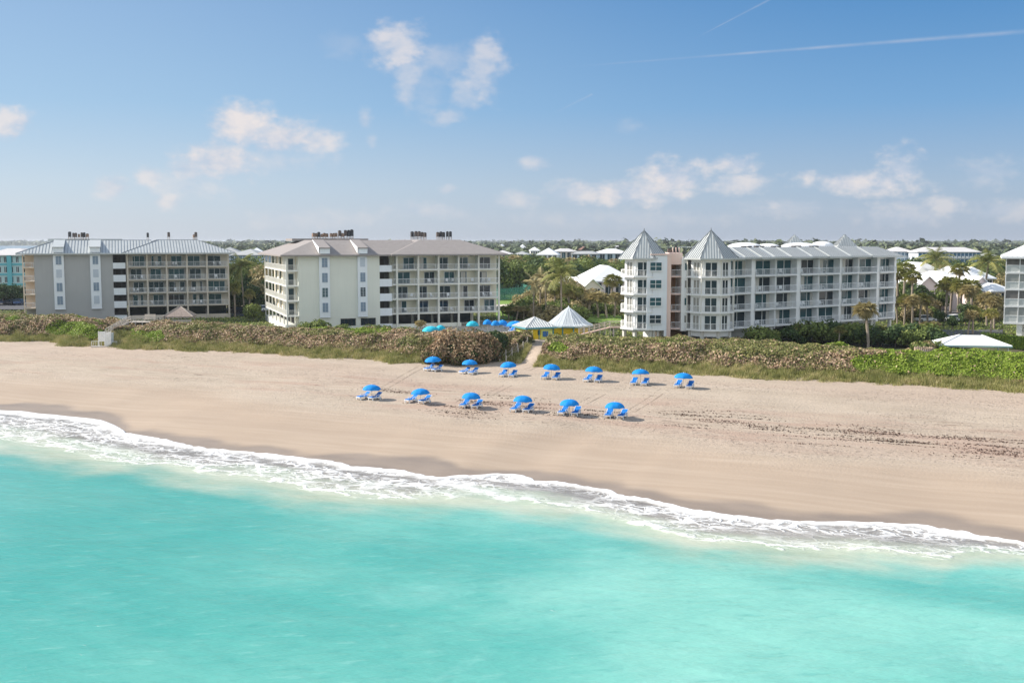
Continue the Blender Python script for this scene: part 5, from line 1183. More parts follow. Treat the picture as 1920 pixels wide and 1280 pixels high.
# ------------------------------------------------------------------ lawns, car parks, terraces
def sheet(name, pix, z, m, label=None):
    P = [at(a, b_, z) for a, b_ in pix]; o = MB(); o.poly([(p[0], p[1], z) for p in P]); return tag(o.build(name, m), kind='structure')
M_lawn = mat('lawn_grass', (.17, .27, .045), .9, .2, .3, bump=.3, bscale=6); M_asph = mat('asphalt', (.085, .085, .09), .9, .15, .5); M_pave = mat('terrace_paving', (.50, .44, .38), .85, .1, .8)
sheet('lawn', [(930, 600), (1165, 606), (1165, 588), (1120, 560), (1010, 552), (930, 552)], PLAT + .03, M_lawn)
sheet('sandy_path', [(925, 575), (960, 573), (955, 570), (925, 571)], PLAT + .05, mat('path_sand', (.60, .52, .42), .9))
sheet('pool_terrace', [(740, 632), (1010, 632), (1060, 612), (1050, 602), (880, 600), (740, 606)], PLAT + .05, M_pave)
sheet('parking_lot', [(1738, 602), (1812, 602), (1800, 576), (1748, 576)], PLAT + .05, M_asph)
sheet('parking_lot', [(1690, 634), (1880, 634), (1880, 618), (1690, 618)], PLAT + .04, M_asph)
sheet('parking_lot', [(-80, 580), (44, 580), (60, 562), (-80, 562)], PLAT + .05, M_asph)
sheet('parking_lot', [(432, 592), (490, 592), (480, 580), (432, 580)], PLAT + .05, M_asph)
# tennis court fence
def tennis():
    a = atD(936, 560, 300); b_ = atD(996, 560, 318); t = empty('court_fence', (a[0], a[1], PLAT), 0, 'green mesh fence round the court past the cream block', 'fence'); d = (b_[0] - a[0], b_[1] - a[1])
    m = bpy.data.materials.new('green_mesh'); m.use_nodes = True; nt = m.node_tree; p = nt.nodes['Principled BSDF']; p.inputs['Base Color'].default_value = (.05, .22, .17, 1); p.inputs['Roughness'].default_value = .8; p.inputs['Alpha'].default_value = .55
    for (q0, q1) in (((0, 0), d), ((0, 0), (-4, 30)), (d, (d[0] - 4, d[1] + 30)), ((-4, 30), (d[0] - 4, d[1] + 30))):
        w = MB(); n = 6; w.poly([(q0[0], q0[1], 0.1), (q1[0], q1[1], .1), (q1[0], q1[1], 3.3), (q0[0], q0[1], 3.3)]); w.poly([(q0[0] + .05, q0[1] + .05, 0.1), (q1[0] + .05, q1[1] + .05, .1), (q1[0] + .05, q1[1] + .05, 3.3), (q0[0] + .05, q0[1] + .05, 3.3)][::-1]); w.build('mesh_panel', m, t)
        for i in range(n + 1):
            k = i / n; pmb = MB(); pmb.tube((q0[0] + (q1[0] - q0[0]) * k, q0[1] + (q1[1] - q0[1]) * k, 0), (q0[0] + (q1[0] - q0[0]) * k, q0[1] + (q1[1] - q0[1]) * k, 3.5), .07, n=5); pmb.build('post', mat('fence_green', (.04, .16, .12), .6), t)
tennis()
# ------------------------------------------------------------------ houses with white roofs
def gable_house(label, px0, px1, D, ang, ze, zp, depth, Mw, wins, name='house'):
    O = origin_at(px0, D, ze); F = Facade(*O, ang); W = F.u(px1, ze); t = empty(name, (*O, 0), R(ang), label, 'house'); g = 3.9
    w = MB(); w.prism([(0, 0), (W, 0), (W, depth), (0, depth)], g, ze); w.poly([(0, 0, ze), (W, 0, ze), (W / 2, 0, zp)]); w.poly([(0, depth, ze), (W / 2, depth, zp), (W, depth, ze)]); w.build('wall', Mw, t)
    o = .55; s = (zp - ze) / (W / 2)
    r = MB()
    for sg, xa in ((-1, -o), (1, W + o)):
        za = ze - o * s; lo = [(xa, -o, za), (W / 2, -o, zp), (W / 2, depth + o, zp), (xa, depth + o, za)]; 
        if sg > 0: lo = lo[::-1]
        r.hull8([(p[0], p[1], p[2] + .03) for p in lo], [(p[0], p[1], p[2] + .22) for p in lo])
    r.build('roof', M_wroof, t)
    for (a, b_, z0, z1) in wins:
        q = MB(); q.box(a * W, b_ * W, -.05, 0, z0, z1); wo = q.build('window', G_dark, t); f = MB(); f.box((a + b_) / 2 * W - .05, (a + b_) / 2 * W + .05, -.1, -.055, z0, z1); f.box(a * W, b_ * W, -.1, -.055, (z0 + z1) / 2 - .05, (z0 + z1) / 2 + .05); f.build('window_frame', M_white, wo)
    return F, t, W
gable_house('pink gabled house with white roof beside the tall fan palms', 1712, 1768, 258, 12, 9.0, 12.4, 24, M_pinkw, [(.66, .80, 6.0, 8.0)])
gable_house('pink gabled house with white roof, nearest the screened block', 1816, 1862, 252, 14, 9.6, 12.5, 20, M_pinkw, [(.2, .34, 6.0, 8.0)])
gable_house('pale gabled house with a single window beyond the lawn palms', 1092, 1129, 290, 18, 8.2, 10.6, 20, M_pinkw, [(.66, .88, 6.0, 8.0)])
block('house', 'large white hipped roof house behind the lawn gable', 1112, 1190, 304, 10, 4.3, 1, 5.4, M_pinkw, M_wroof, 4.2, 22, 4, cat='house')
block('house', 'highest white hipped roof in the group beyond the tall palms', 1712, 1792, 300, 5, 4.3, 1, 6.0, M_pinkw, M_wroof, 4.6, 24, 4, cat='house')
block('house', 'white hipped roof filling the middle of the pink house group', 1752, 1830, 270, 8, 4.3, 1, 5.0, M_pinkw, M_wroof, 3.9, 18, 4, cat='house')
block('house', 'broad white roof between the last pink gable and the woods', 1812, 1862, 292, 8, 4.3, 1, 6.6, M_pinkw, M_wroof, 3.0, 20, 4, cat='house')
block('house', 'white-roofed wing at the foot of the tall palm trio', 1690, 1728, 272, 8, 4.3, 1, 4.6, M_pinkw, M_wroof, 2.6, 16, 3, cat='house')
F_, B_, W_ = block('house', 'pink wing with dark screened porch beside the screened block', 1859, 1896, 246, 10, 4.3, 2, 2.65, M_pinkw, M_wroof, 1.6, 10, 3, G_dark, cat='house', winw=.85)
# ------------------------------------------------------------------ vehicles
def make_car(col, van=False):
    t = empty('parked_car', (0, 0, 0)); m = mat('paint_%s' % col, {'white': (.75, .75, .74), 'silver': (.45, .47, .49), 'dark': (.03, .035, .05), 'blue': (.05, .10, .22), 'red': (.30, .03, .03)}[col], .25, .03, 1, spec=.6)
    L_, W_, H_ = (5.0, 1.95, 2.0) if van else (4.5, 1.8, 1.42); b_ = MB()
    prof = [(-L_/2, .35), (-L_/2, .78), (-L_/2 + .15, .9), (L_/2 - 1.1, .92), (L_/2 - .1, .75), (L_/2, .5), (L_/2, .32)]
    def extr(pr, w, mb):
        k = len(mb.v); n = len(pr)
        for s in (-1, 1): mb.v += [(p[0], s * w, p[1]) for p in pr]
        mb.f += [tuple(range(k, k + n)), tuple(range(k + 2 * n - 1, k + n - 1, -1))] + [(k + i, k + n + i, k + n + (i + 1) % n, k + (i + 1) % n) for i in range(n)]
    extr(prof[::-1], W_/2, b_); b_.build('body', m, t)
    c = MB(); x0, x1, x2, x3 = (-L_/2 + .1, -L_/2 + .25, L_/2 - 1.9, L_/2 - 1.15) if van else (-L_/2 + .35, -L_/2 + .95, .35, 1.2)
    c.hull8([(x0, -W_/2 + .06, .9), (x3, -W_/2 + .06, .9), (x3, W_/2 - .06, .9), (x0, W_/2 - .06, .9)], [(x1, -W_/2 + .25, H_), (x2, -W_/2 + .25, H_), (x2, W_/2 - .25, H_), (x1, W_/2 - .25, H_)]); c.build('windows', G_dark, t)
    r = MB(); r.box(x1 - .03, x2 + .03, -W_/2 + .22, W_/2 - .22, H_ + .005, H_ + .06); r.build('roof', m, t)
    for sx in (-L_ * .31, L_ * .31):
        for sy in (-1, 1): w = MB(); w.tube((sx, sy * (W_/2 - .2), .33), (sx, sy * (W_/2 + .02), .33), .33, n=12); wo = w.build('wheel', M_dark, t); q = MB(); q.tube((sx, sy * (W_/2 + .02), .33), (sx, sy * (W_/2 + .03), .33), .18, n=8); q.build('rim', mat('rim', (.4, .4, .4), .4), wo)
    for sy in (-1, 1): q = MB(); q.box(L_/2 - .06, L_/2 + .015, sy * .62 - .16, sy * .62 + .16, .55, .7); q.build('headlight', mat('headlight', (.7, .7, .68), .2), t)
    return t
cars = [(2, 567, 'white', 1.5, 'white car parked at the frame edge side of the car park by the turquoise building'), (10, 570, 'blue', 1.4, 'blue car in the car park by the turquoise building'), (17, 566, 'silver', 1.6, 'silver car parked behind the blue one under the dark trees'),
        (25, 571, 'dark', 1.5, 'dark car in the front row of the car park by the turquoise building'), (32, 567, 'white', 1.4, 'white car parked in the middle of the row by the grey block'), (38, 571, 'blue', 1.6, 'blue car parked tight against the grey block corner'), (41, 566, 'silver', 1.5, 'silver car half hidden by the grey block corner'),
        (440, 585, 'silver', .2, 'silver car parked under palms in the gap between the blocks'), (453, 587, 'dark', .1, 'dark car parked nearest the round shrub between the blocks'), (1777, 580, 'vanwhite', 1.5, 'white van parked under the fan palms by the pink houses'), (1792, 603, 'white', .4, 'white car glimpsed through shrubs at the car park edge'), (1735, 604, 'white', .2, 'white car mostly hidden behind shrubs below the low palms'),
        (495, 584, 'white', 1.2, 'white car peeking out behind the cream block gallery')]
protoc = {}
for (px, py, c, rz, lab) in cars:
    van = c.startswith('van'); cc = c.replace('van', '')
    if c in protoc: o = copy_tree(protoc[c])
    else: o = protoc[c] = make_car(cc, van)
    x, y = at(px, py, PLAT); o.location = (x, y, PLAT + .05); o.rotation_euler.z = rz; tag(o, lab, 'van' if van else 'car', 'cars parked behind the buildings')
# ------------------------------------------------------------------ gazebo, deck, hut, pavilion
def hip_pavilion(name, label, cat, px0, px1, D, ang, zg, ze, zp, Mroof, seams, depthk=1.0, wallfn=None, ridge=0.0, Mrib=None, fascia=None):
    O = origin_at(px0, D, ze); F = Facade(*O, ang); W = F.u(px1, ze); Dp = W * depthk; t = empty(name, (*O, 0), R(ang), label, cat)
    mb, rb = MB(), (MB() if seams else None); E = [(0, 0, ze), (W, 0, ze), (W, Dp, ze), (0, Dp, ze)]; cx, cy = W / 2, Dp / 2; r0, r1 = (cx - ridge * W / 2, cy, zp), (cx + ridge * W / 2, cy, zp)
    slope_roof(mb, rb, E[0], E[1], r1, r0, seam=.45); slope_roof(mb, rb, E[1], E[2], r1, r1, seam=.45); slope_roof(mb, rb, E[2], E[3], r0, r1, seam=.45); slope_roof(mb, rb, E[3], E[0], r0, r0, seam=.45)
    for i in range(4): j = (i + 1) % 4; mb.poly([(E[i][0], E[i][1], ze - .16), (E[j][0], E[j][1], ze - .16), E[j], E[i]])
    mb.poly([(p[0], p[1], ze - .16) for p in E[::-1]]); ro = mb.build('roof', Mroof, t)
    hp = MB()
    for i, e in enumerate(E): hp.tube((e[0], e[1], ze + .03), ((r0 if i in (0, 3) else r1)[0], cy, zp + .05), .07, n=5)
    hp.build('hip_cap', Mrib or Mroof, ro)
    if rb: rb.build('roof_seams', Mrib or Mroof, ro)
    if fascia:
        f = MB(); 
        for (a0, a1, b0, b1) in ((-.03, W + .03, -.06, -.02), (-.03, W + .03, Dp + .02, Dp + .06), (-.06, -.02, -.02, Dp + .02), (W + .02, W + .06, -.02, Dp + .02)): f.box(a0, a1, b0, b1, ze - .22, ze + .03)
        f.build('fascia', fascia, t)
    return F, t, W, Dp
M_gshingle = mat('gazebo_shingle', (.34, .27, .23), .95, .28, 3.5)
F_, t, W, Dp = hip_pavilion('gazebo', 'square gazebo with weathered shingle roof before the grey block wing', 'gazebo', 305, 361.5, 205, 8, 4.5, 6.5, 8.25, M_gshingle, False, .9, ridge=.08, Mrib=M_palewood)
for (a, b_) in ((.4, .4), (W - .5, .4), (.4, Dp - .5), (W - .5, Dp - .5), (W / 2, .4)): q = MB(); q.box(a, a + .16, b_, b_ + .16, 4, 6.4); q.build('post', M_palewood, t)
q = MB(); q.box(.3, W - .3, .3, .42, 4.6, 5.9); q.build('railing', M_palewood, t)
# dune walkover deck
def walkover():
    a = atD(238, 606, 201); b_ = atD(291, 606, 199); z = 5.75; t = empty('dune_walkover', (a[0], a[1], 0), 0, 'weathered wooden deck and stairs crossing the dune to a white gate', 'walkover'); Wd = b_[0] - a[0]
    d = MB()
    for i in range(int(Wd / .16)): d.box(i * .16, i * .16 + .145, 0, 3.4, z - .06, z)
    d.build('deck_boards', M_deckwood, t); r = MB()
    for (p0, p1) in (((0.8, 0), (Wd, 0)), ((0, 3.4), (Wd, 3.4)), ((Wd, 0), (Wd, 3.4))): railing(r, p0, p1, z, step=.9, t=.05); r.tube((*p0, z + .5), (*p1, z + .5), .04, n=4)
    for x in np.arange(.2, Wd, 1.3): r.box(x, x + .14, 0.02, .16, 3.6, z); r.box(x, x + .14, 3.2, 3.34, 3.6, z)
    r.build('deck_railing', M_deckwood, t)
    s = MB(); x0, y0 = 0, 1.0; g = atD(203, 634, 190); gx, gy = g[0] - a[0], g[1] - a[1]; n = 13; ZB = 4.5
    for i in range(n):
        k = (i + .5) / n; zz = z + (ZB - z) * k; cx, cy = x0 + (gx - x0) * k, y0 + (gy - y0) * k; s.box(cx - .25, cx + .25, cy - .9, cy + .9, zz - .06, zz)
    s.build('stair_tread', M_deckwood, t); r = MB()
    for o_ in (-1.0, 1.0):
        p0 = Vector((x0, y0 + o_, z)); p1 = Vector((gx, gy + o_, ZB))
        for h in (.5, 1.0): r.tube(p0 + Vector((0, 0, h)), p1 + Vector((0, 0, h)), .055, n=4)
        for i in range(9): q = p0.lerp(p1, i / 8); r.box(q.x - .06, q.x + .06, q.y - .06, q.y + .06, q.z - 1.2, q.z + 1.02)
        r.tube(p0 - Vector((0, 0, .1)), p1 - Vector((0, 0, .1)), .1, n=4)
    r.build('stair_railing', M_deckwood, t)
    b2 = MB(); b2.box(2.3, 4.4, 2.7, 3.2, z + .4, z + .46); b2.box(2.3, 4.4, 3.2, 3.26, z + .46, z + 1.3); b2.box(2.4, 2.5, 2.7, 3.2, z, z + .4); b2.box(4.2, 4.3, 2.7, 3.2, z, z + .4); b2.build('built_in_bench', M_palewood, t)
    g = on_ground(195, 641); w = empty('lattice_screen', (g[0], g[1], g[2]), R(8), 'white slatted shower screen at the foot of the dune walkover stairs', 'screen')
    for (xa, xb, yy, zz0) in ((-.9, .1, 0, .9), (.1, 1.1, .05, 0.0)):
        q = MB(); 
        for k in np.arange(zz0, 2.55, .16): q.box(xa, xb, yy, yy + .05, k, k + .13)
        q.build('slats', M_white, w)
    for x in (-.95, .08, 1.08): q = MB(); q.box(x, x + .11, -.04, .09, -.3, 2.7); q.build('post', M_white, w)
    q = MB(); q.box(1.1, 1.15, .1, 2.3, .1, 2.3); q.build('side_panel', M_bwhite, w)
    l = empty('low_landing_rail', (g[0] - 1.2, g[1] - .9, g[2]), R(8), 'low white landing rail and step in front of the slatted screen', 'railing')
    r = MB(); railing(r, (-.6, 0), (1.0, 0), 0.1, step=.3, h=.9); railing(r, (1.8, 0), (3.6, .2), 0.1, step=.3, h=.8); r.build('rail', M_rail, l); q = MB(); q.box(-.7, 3.6, -.1, .6, -.3, .1); q.build('step', M_palewood, l)
walkover()
# yellow beach hut
M_yel = mat('hut_yellow', (.80, .56, .02), .7, .05, 1); M_lime = mat('hut_lime', (.74, .76, .20), .7, .05, 1); M_hutblue = mat('hut_blue', (.05, .17, .42), .6); M_teal = mat('trim_teal', (.08, .30, .36), .6)
F_, t, W, Dp = hip_pavilion('beach_hut', 'small yellow beach hut with striped metal pyramid roof and blue shutters', 'hut', 985.5, 1044.5, 177, 24, 4.4, 6.6, 8.15, M_seam, True, .95, Mrib=M_white, fascia=M_teal)
w = MB(); w.box(.5, W - .5, .5, Dp - .5, 4.0, 6.6); w.build('wall', M_lime, t); u_ = W - 1.0
for nm, a, b_, z0, z1, m_, yy in (('door_opening', .06, .20, 4.3, 6.1, mat('door_brown', (.16, .085, .03), .7), .06), ('yellow_panel', .23, .52, 4.4, 6.2, M_yel, .06), ('hatch', .40, .50, 5.3, 6.1, M_dark, .09), ('shutter', .60, .72, 5.0, 5.9, M_hutblue, .12), ('shutter', .74, .80, 5.0, 5.9, M_hutblue, .10)):
    q = MB(); q.box(.5 + a * u_, .5 + b_ * u_, .5 - yy, .5, z0, z1); q.build(nm, m_, t)
for (a, b_) in ((.42, .42), (W - .58, .42), (W - .58, Dp - .6), (.42, Dp - .6), (W * .45, .38)): q = MB(); q.box(a, a + .14, b_, b_ + .14, 4.0, 6.6); q.build('corner_post', M_teal, t)
# round pavilion
def pavilion():
    cx, cy, _ = atD(1066, 600, 196); t = empty('pool_pavilion', (cx, cy, 0), R(11), 'large round pool pavilion with pale concave metal roof over yellow walls', 'pavilion'); n = 12; mb, rb = MB(), MB()
    prof = [(4.6, 5.7), (3.8, 6.05), (2.5, 7.05), (1.1, 8.2), (.0, 8.95)]; ring = lambda r, z: [(r * math.cos(2 * math.pi * i / n), r * math.sin(2 * math.pi * i / n), z) for i in range(n)]
    for (r0, z0), (r1, z1) in zip(prof[:-1], prof[1:]):
        A_, B2_ = ring(r0, z0), ring(r1, z1)
        for i in range(n): j = (i + 1) % n; slope_roof(mb, rb, A_[i], A_[j], B2_[j], B2_[i], seam=.5, rib=.025, rh=.05); rb.tube(A_[i], B2_[i], .05, n=4)
    A_ = ring(4.6, 5.75)
    for i in range(n): j = (i + 1) % n; mb.poly([(A_[i][0], A_[i][1], 5.55), (A_[j][0], A_[j][1], 5.55), A_[j], A_[i]])
    ro = mb.build('roof', mat('pavilion_metal', (.58, .61, .61), .28, .06, .5, spec=.6, metal=.2), t); rb.build('roof_seams', M_bwhite, ro)
    w = MB(); w.prism([(p[0] * .82, p[1] * .82) for p in ring(4.6, 0)], 3.9, 5.6); w.build('wall', M_yel, t); f = MB(); B2_ = ring(4.66, 5.5)
    for i in range(n): j = (i + 1) % n; f.tube(B2_[i], B2_[j], .07, n=4)
    f.build('fascia', M_teal, t)
    for i in range(n): q = MB(); p = ring(3.85, 0)[i]; q.box(p[0] - .09, p[0] + .09, p[1] - .09, p[1] + .09, 3.9, 5.6); q.build('post', M_teal, t)
    q = MB(); q.tube((0, 0, 8.9), (0, 0, 9.2), .12, .04, 6); q.build('finial', M_bwhite, t)
pavilion()
# raised boardwalk to the tower building
def boardwalk():
    a = atD(1112, 606, 190); t = empty('boardwalk', (a[0], a[1], 0), 0, 'raised pinkish boardwalk with handrail leading to the first pyramid tower', 'boardwalk'); q = MB(); q.box(3.0, 7.5, -1, 1, 5.6, 5.75); q.hull8([(-2.5, -1, 4.25), (3, -1, 5.6), (3, 1, 5.6), (-2.5, 1, 4.25)], [(-2.5, -1, 4.4), (3, -1, 5.75), (3, 1, 5.75), (-2.5, 1, 4.4)]); q.build('walkway', mat('boardwalk_wood', (.42, .30, .25), .85, .1, 2), t)
    r = MB(); 
    for y in (-1, 1):
        railing(r, (3, y), (7.5, y), 5.75, step=.35); 
        for h in (.5, 1): r.tube((-2.5, y, 4.4 + h), (3, y, 5.75 + h), .05, n=4)
        for i in range(7): k = i / 6; r.box(-2.5 + 5.5 * k - .05, -2.5 + 5.5 * k + .05, y - .05, y + .05, 4.2, 5.4 + 1.35 * k)
    r.build('handrail', M_palewood, t)
    for x in (3.5, 5.3, 7.1): q = MB(); q.box(x, x + .2, -.9, .9, 3.9, 5.6); q.build('trestle', M_deckwood, t)
boardwalk()
# pale pavilion roof, enclosure and hedge behind the dune
F_, t, W, Dp = hip_pavilion('white_pavilion', 'low wide white hipped roof pavilion just behind the green dune creeper', 'pavilion', 1762, 1898, 157, -10, 4.3, 5.7, 7.0, M_wroof, False, .62, ridge=.3, fascia=mat('fascia_mint', (.45, .62, .58), .6))
for (a, b_) in ((.4, .4), (W - .5, .4), (W / 2, .4), (W / 3, .4), (.4, Dp - .5), (W - .5, Dp - .5)): q = MB(); q.box(a, a + .16, b_, b_ + .16, 3.9, 5.6); q.build('post', M_white, t)
g = atD(1733, 650, 153.5); t = empty('timber_enclosure', (g[0], g[1], 4.2), 0, 'round enclosure of upright tan boards beside the white pavilion roof', 'enclosure')
q = MB(); n = 26
for i in range(n): a = 2 * math.pi * i / n; q.box(1.25 * math.cos(a) - .1, 1.25 * math.cos(a) + .1, 1.25 * math.sin(a) - .1, 1.25 * math.sin(a) + .1, -.3, 1.45 + .06 * (i % 3))
q.build('boards', mat('tan_boards', (.42, .33, .24), .85, .2, 3), t); q = MB(); q.tube((0, 0, 1.0), (0, 0, 1.12), 1.33, n=20); q.build('band', M_deckwood, t)
def hedge():
    a = atD(1846, 640, 172); b_ = atD(1990, 640, 160); P = []; n = 16000; k = rng.random(n); w = rng.uniform(-1.6, 1.6, n); z = rng.uniform(.2, 1.9, n)
    face = rng.integers(0, 3, n); z = np.where(face == 0, 1.9 + rng.normal(size=n) * .06, z); w = np.where(face == 1, -1.6 + rng.normal(size=n) * .06, w)
    x = a[0] + (b_[0] - a[0]) * k; y = a[1] + (b_[1] - a[1]) * k + w; V, F = leaf_quads(np.stack([x - a[0], y - a[1], z], 1), np.stack([0 * x, np.where(face == 1, -1., 0.), np.where(face == 0, 1., .3)], 1), .13, .8, .35)
    t = empty('clipped_hedge', (a[0], a[1], 4.2), 0, 'thick clipped green hedge in front of the screened block', 'hedge'); rawmesh('leaves', V, F, L_hedge, t, {'tint': ('FACE', rng.random(n))})
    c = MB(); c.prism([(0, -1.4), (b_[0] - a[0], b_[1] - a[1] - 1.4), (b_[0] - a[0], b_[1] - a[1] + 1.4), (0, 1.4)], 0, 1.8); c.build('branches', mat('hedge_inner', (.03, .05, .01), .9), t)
hedge()
# lamp post in the car park
x, y = at(1843, 590, PLAT); t = empty('street_lamp', (x, y, PLAT), 0, 'white lamp post in the car park before the last pink gable', 'street lamp'); q = MB(); q.tube((0, 0, 0), (0, 0, 4.6), .12, .1, 8); q.build('pole', M_white, t); q = MB(); q.box(-1.1, 1.1, -.3, .3, 4.6, 4.8); q.build('lamp_head', M_white, t)
# ------------------------------------------------------------------ beach umbrellas and loungers
M_blue = mat('canvas_blue', (.006, .24, .66), .75, .05, 2, spec=.2); M_sling = mat('sling_blue', (.015, .20, .62), .7, .06, 3, spec=.2); M_turqc = mat('canvas_turquoise', (.02, .45, .60), .75, .04, 2)
M_plastic = mat('plastic_white', (.80, .81, .82), .4, .02, 2); M_pole = mat('umbrella_pole', (.62, .54, .42), .5, .05, 3)
def make_umbrella(m=M_blue, r=1.14, rimz=1.22, rise=.62, n=8):
    t = empty('beach_umbrella', (0, 0, 0)); mb = MB(); rings = []; K = 7
    V, F = [], []; seg = n * 4
    for k in range(K + 1):
        a = k / K; rr = r * math.sin(a * math.pi / 2 * .93) / math.sin(math.pi / 2 * .93); z = rimz + rise * (math.cos(a * math.pi / 2 * .93) - math.cos(math.pi / 2 * .93)) / (1 - math.cos(math.pi / 2 * .93))
        for i in range(seg):
            th = 2 * math.pi * i / seg; fr = (i % 4) / 4; sag = 1 - .055 * a * math.sin(math.pi * fr); V.append((rr * sag * math.cos(th), rr * sag * math.sin(th), z + (.035 * a * a * math.sin(math.pi * fr) if k == K else -.03 * a * math.sin(math.pi * fr))))
    for k in range(K):
        for i in range(seg): j = (i + 1) % seg; F.append((k * seg + i, (k + 1) * seg + i, (k + 1) * seg + j, k * seg + j))
    k0 = len(V); V += [(v[0] * .985, v[1] * .985, v[2] - .03) for v in V]; F += [(k0 + f[3], k0 + f[2], k0 + f[1], k0 + f[0]) for f in F[:]]
    c = rawmesh('canopy', V, F, m, t)
    q = MB(); q.tube((0, 0, -.35), (0, 0, rimz + rise + .02), .024, n=8); q.build('pole', M_pole, t)
    q = MB(); q.tube((0, 0, rimz + rise - .01), (0, 0, rimz + rise + .10), .05, .015, 8); q.build('finial', M_plastic, t)
    for i in range(n):
        th = 2 * math.pi * i / n; q = MB(); q.tube((0, 0, rimz + rise - .12), (r * .97 * math.cos(th), r * .97 * math.sin(th), rimz - .02), .01, n=4); q.build('rib', M_pole, t)
    return t
def make_lounger():
    t = empty('sun_lounger', (0, 0, 0)); L_ = 1.95; w = .33      # foot towards -y
    f = MB()
    for s in (-1, 1):
        f.box(s * w - .045 if s > 0 else -w - .045, s * w + .045, -1.0, .45, .24, .36)
    f.box(-w, w, -1.02, -.94, .25, .35); f.box(-w, w, .40, .48, .25, .35); f.build('frame', M_plastic, t)
    q = MB(); q.hull8([(-.29, -.93, .355), (.29, -.93, .355), (.29, .12, .355), (-.29, .12, .355)], [(-.29, -.93, .43), (.29, -.93, .43), (.29, .12, .43), (-.29, .12, .43)]); q.build('seat_sling', M_sling, t)
    a = R(34); y0, z0 = .12, .37; L2 = .76; dy, dz = math.cos(a) * L2, math.sin(a) * L2; nx, nz = -math.sin(a) * .055, math.cos(a) * .055
    q = MB(); q.hull8([(-.29, y0, z0), (.29, y0, z0), (.29, y0 + dy, z0 + dz), (-.29, y0 + dy, z0 + dz)], [(-.29, y0 + nx, z0 + nz), (.29, y0 + nx, z0 + nz), (.29, y0 + dy + nx, z0 + dz + nz), (-.29, y0 + dy + nx, z0 + dz + nz)]); bk = q.build('backrest', M_sling, t)
    q = MB()
    for s in (-1, 1): q.tube((s * w, y0, z0), (s * w, y0 + dy + .02, z0 + dz + .02), .035, n=6)
    q.tube((-w, y0 + dy + .02, z0 + dz + .02), (w, y0 + dy + .02, z0 + dz + .02), .035, n=6); q.build('backrest_frame', M_plastic, bk)
    for s in (-1, 1):
        q = MB(); q.path([(s * (w + .04), -.32, .34), (s * (w + .04), -.28, .56), (s * (w + .04), .22, .60), (s * (w + .04), .34, .36)], .035, 6); q.build('armrest', M_plastic, t)
        for yy in (-.82, .36): q = MB(); q.box(s * w - .05, s * w + .05, yy - .06, yy + .06, 0, .25); q.build('leg', M_plastic, t)
    q = MB(); q.tube((-w, .5, .16), (w, .5, .16), .015, n=4)
    for s in (-1, 1): q.tube((s * (w - .06), .5, .12), (s * (w - .01), .5, .12), .12, n=10)
    q.build('wheel', mat('wheel_grey', (.35, .35, .35), .6), t)
    return t
umb0, lng0 = make_umbrella(), make_lounger(); used = [False, False]
front = [((697, 727.5), (683, 746), (705, 747)), ((789, 735), (773, 751.5), (798, 753)), ((883, 743), (872, 761), (896, 762)), ((980, 749), (968, 768.5), (992, 769.5)), ((1068, 755.5), (1057, 774.5), (1081, 775.5)), ((1153, 761.5), (1142, 780), (1168, 781))]
backr = [((813, 675), (806, 692.5), (821, 694)), ((881, 680), (872.5, 698.5), (888.5, 699.5)), ((954, 684.5), (944, 703.5), (962.5, 704.5)), ((1033, 689.5), (1023, 708), (1043.5, 709)), ((1113, 694.5), (1103, 713), (1122.5, 714)), ((1201, 699), (1189, 719), (1210, 720)), ((1281, 706.5), (1272, 723.5), (1294, 725.5))]
for row, (lst, rn, lab) in enumerate(((front, 'front row nearer the water', 'front-row'), (backr, 'back row along the dune grass', 'back-row'))):
    for i, (c, l1, l2) in enumerate(lst):
        last = i == len(lst) - 1
        pos = f'{ORD[i]} along the {lab}, counted from the grey block side' if not last else f'last of the {lab} on the tower building side'
        # the umbrella's foot: where the canopy rim centre, 1.24 m up, shows at c
        x, y, z = on_ground(c[0], c[1] + 22)
        for _ in range(8): x, y = at(c[0], c[1] + 2.6, z + 1.24); z = .5 * z + .5 * gz(x, y)
        o = umb0 if not used[0] else copy_tree(umb0); used[0] = True
        o.location = (x, y, z); o.rotation_euler = (R(rnd.uniform(-5, 5)), R(rnd.uniform(-5, 5)), rnd.uniform(0, .7)); tag(o, f'blue beach umbrella, {pos}', 'umbrella', 'blue umbrellas standing on the beach')
        s = (1.03 if row == 0 else 1.05) * rnd.uniform(.97, 1.03); o.scale = (s, s, s)
        for j, lp in enumerate((l1, l2)):
            x, y, z = on_ground(lp[0], lp[1] + 1.5); o = lng0 if not used[1] else copy_tree(lng0); used[1] = True
            o.location = (x, y, z - .01); o.rotation_euler = (0, 0, R(-24) + R(rnd.uniform(-5, 5)) - (R(14) if i < 2 else 0)); o.scale = (1.04, 1.04, 1.04)
            tag(o, f'blue and white sun lounger, {"sunlit one" if j == 0 else "shaded one"} of the pair under the {"last" if last else ORD[i]} {lab} umbrella', 'sun lounger', 'sun loungers paired under the blue umbrellas')
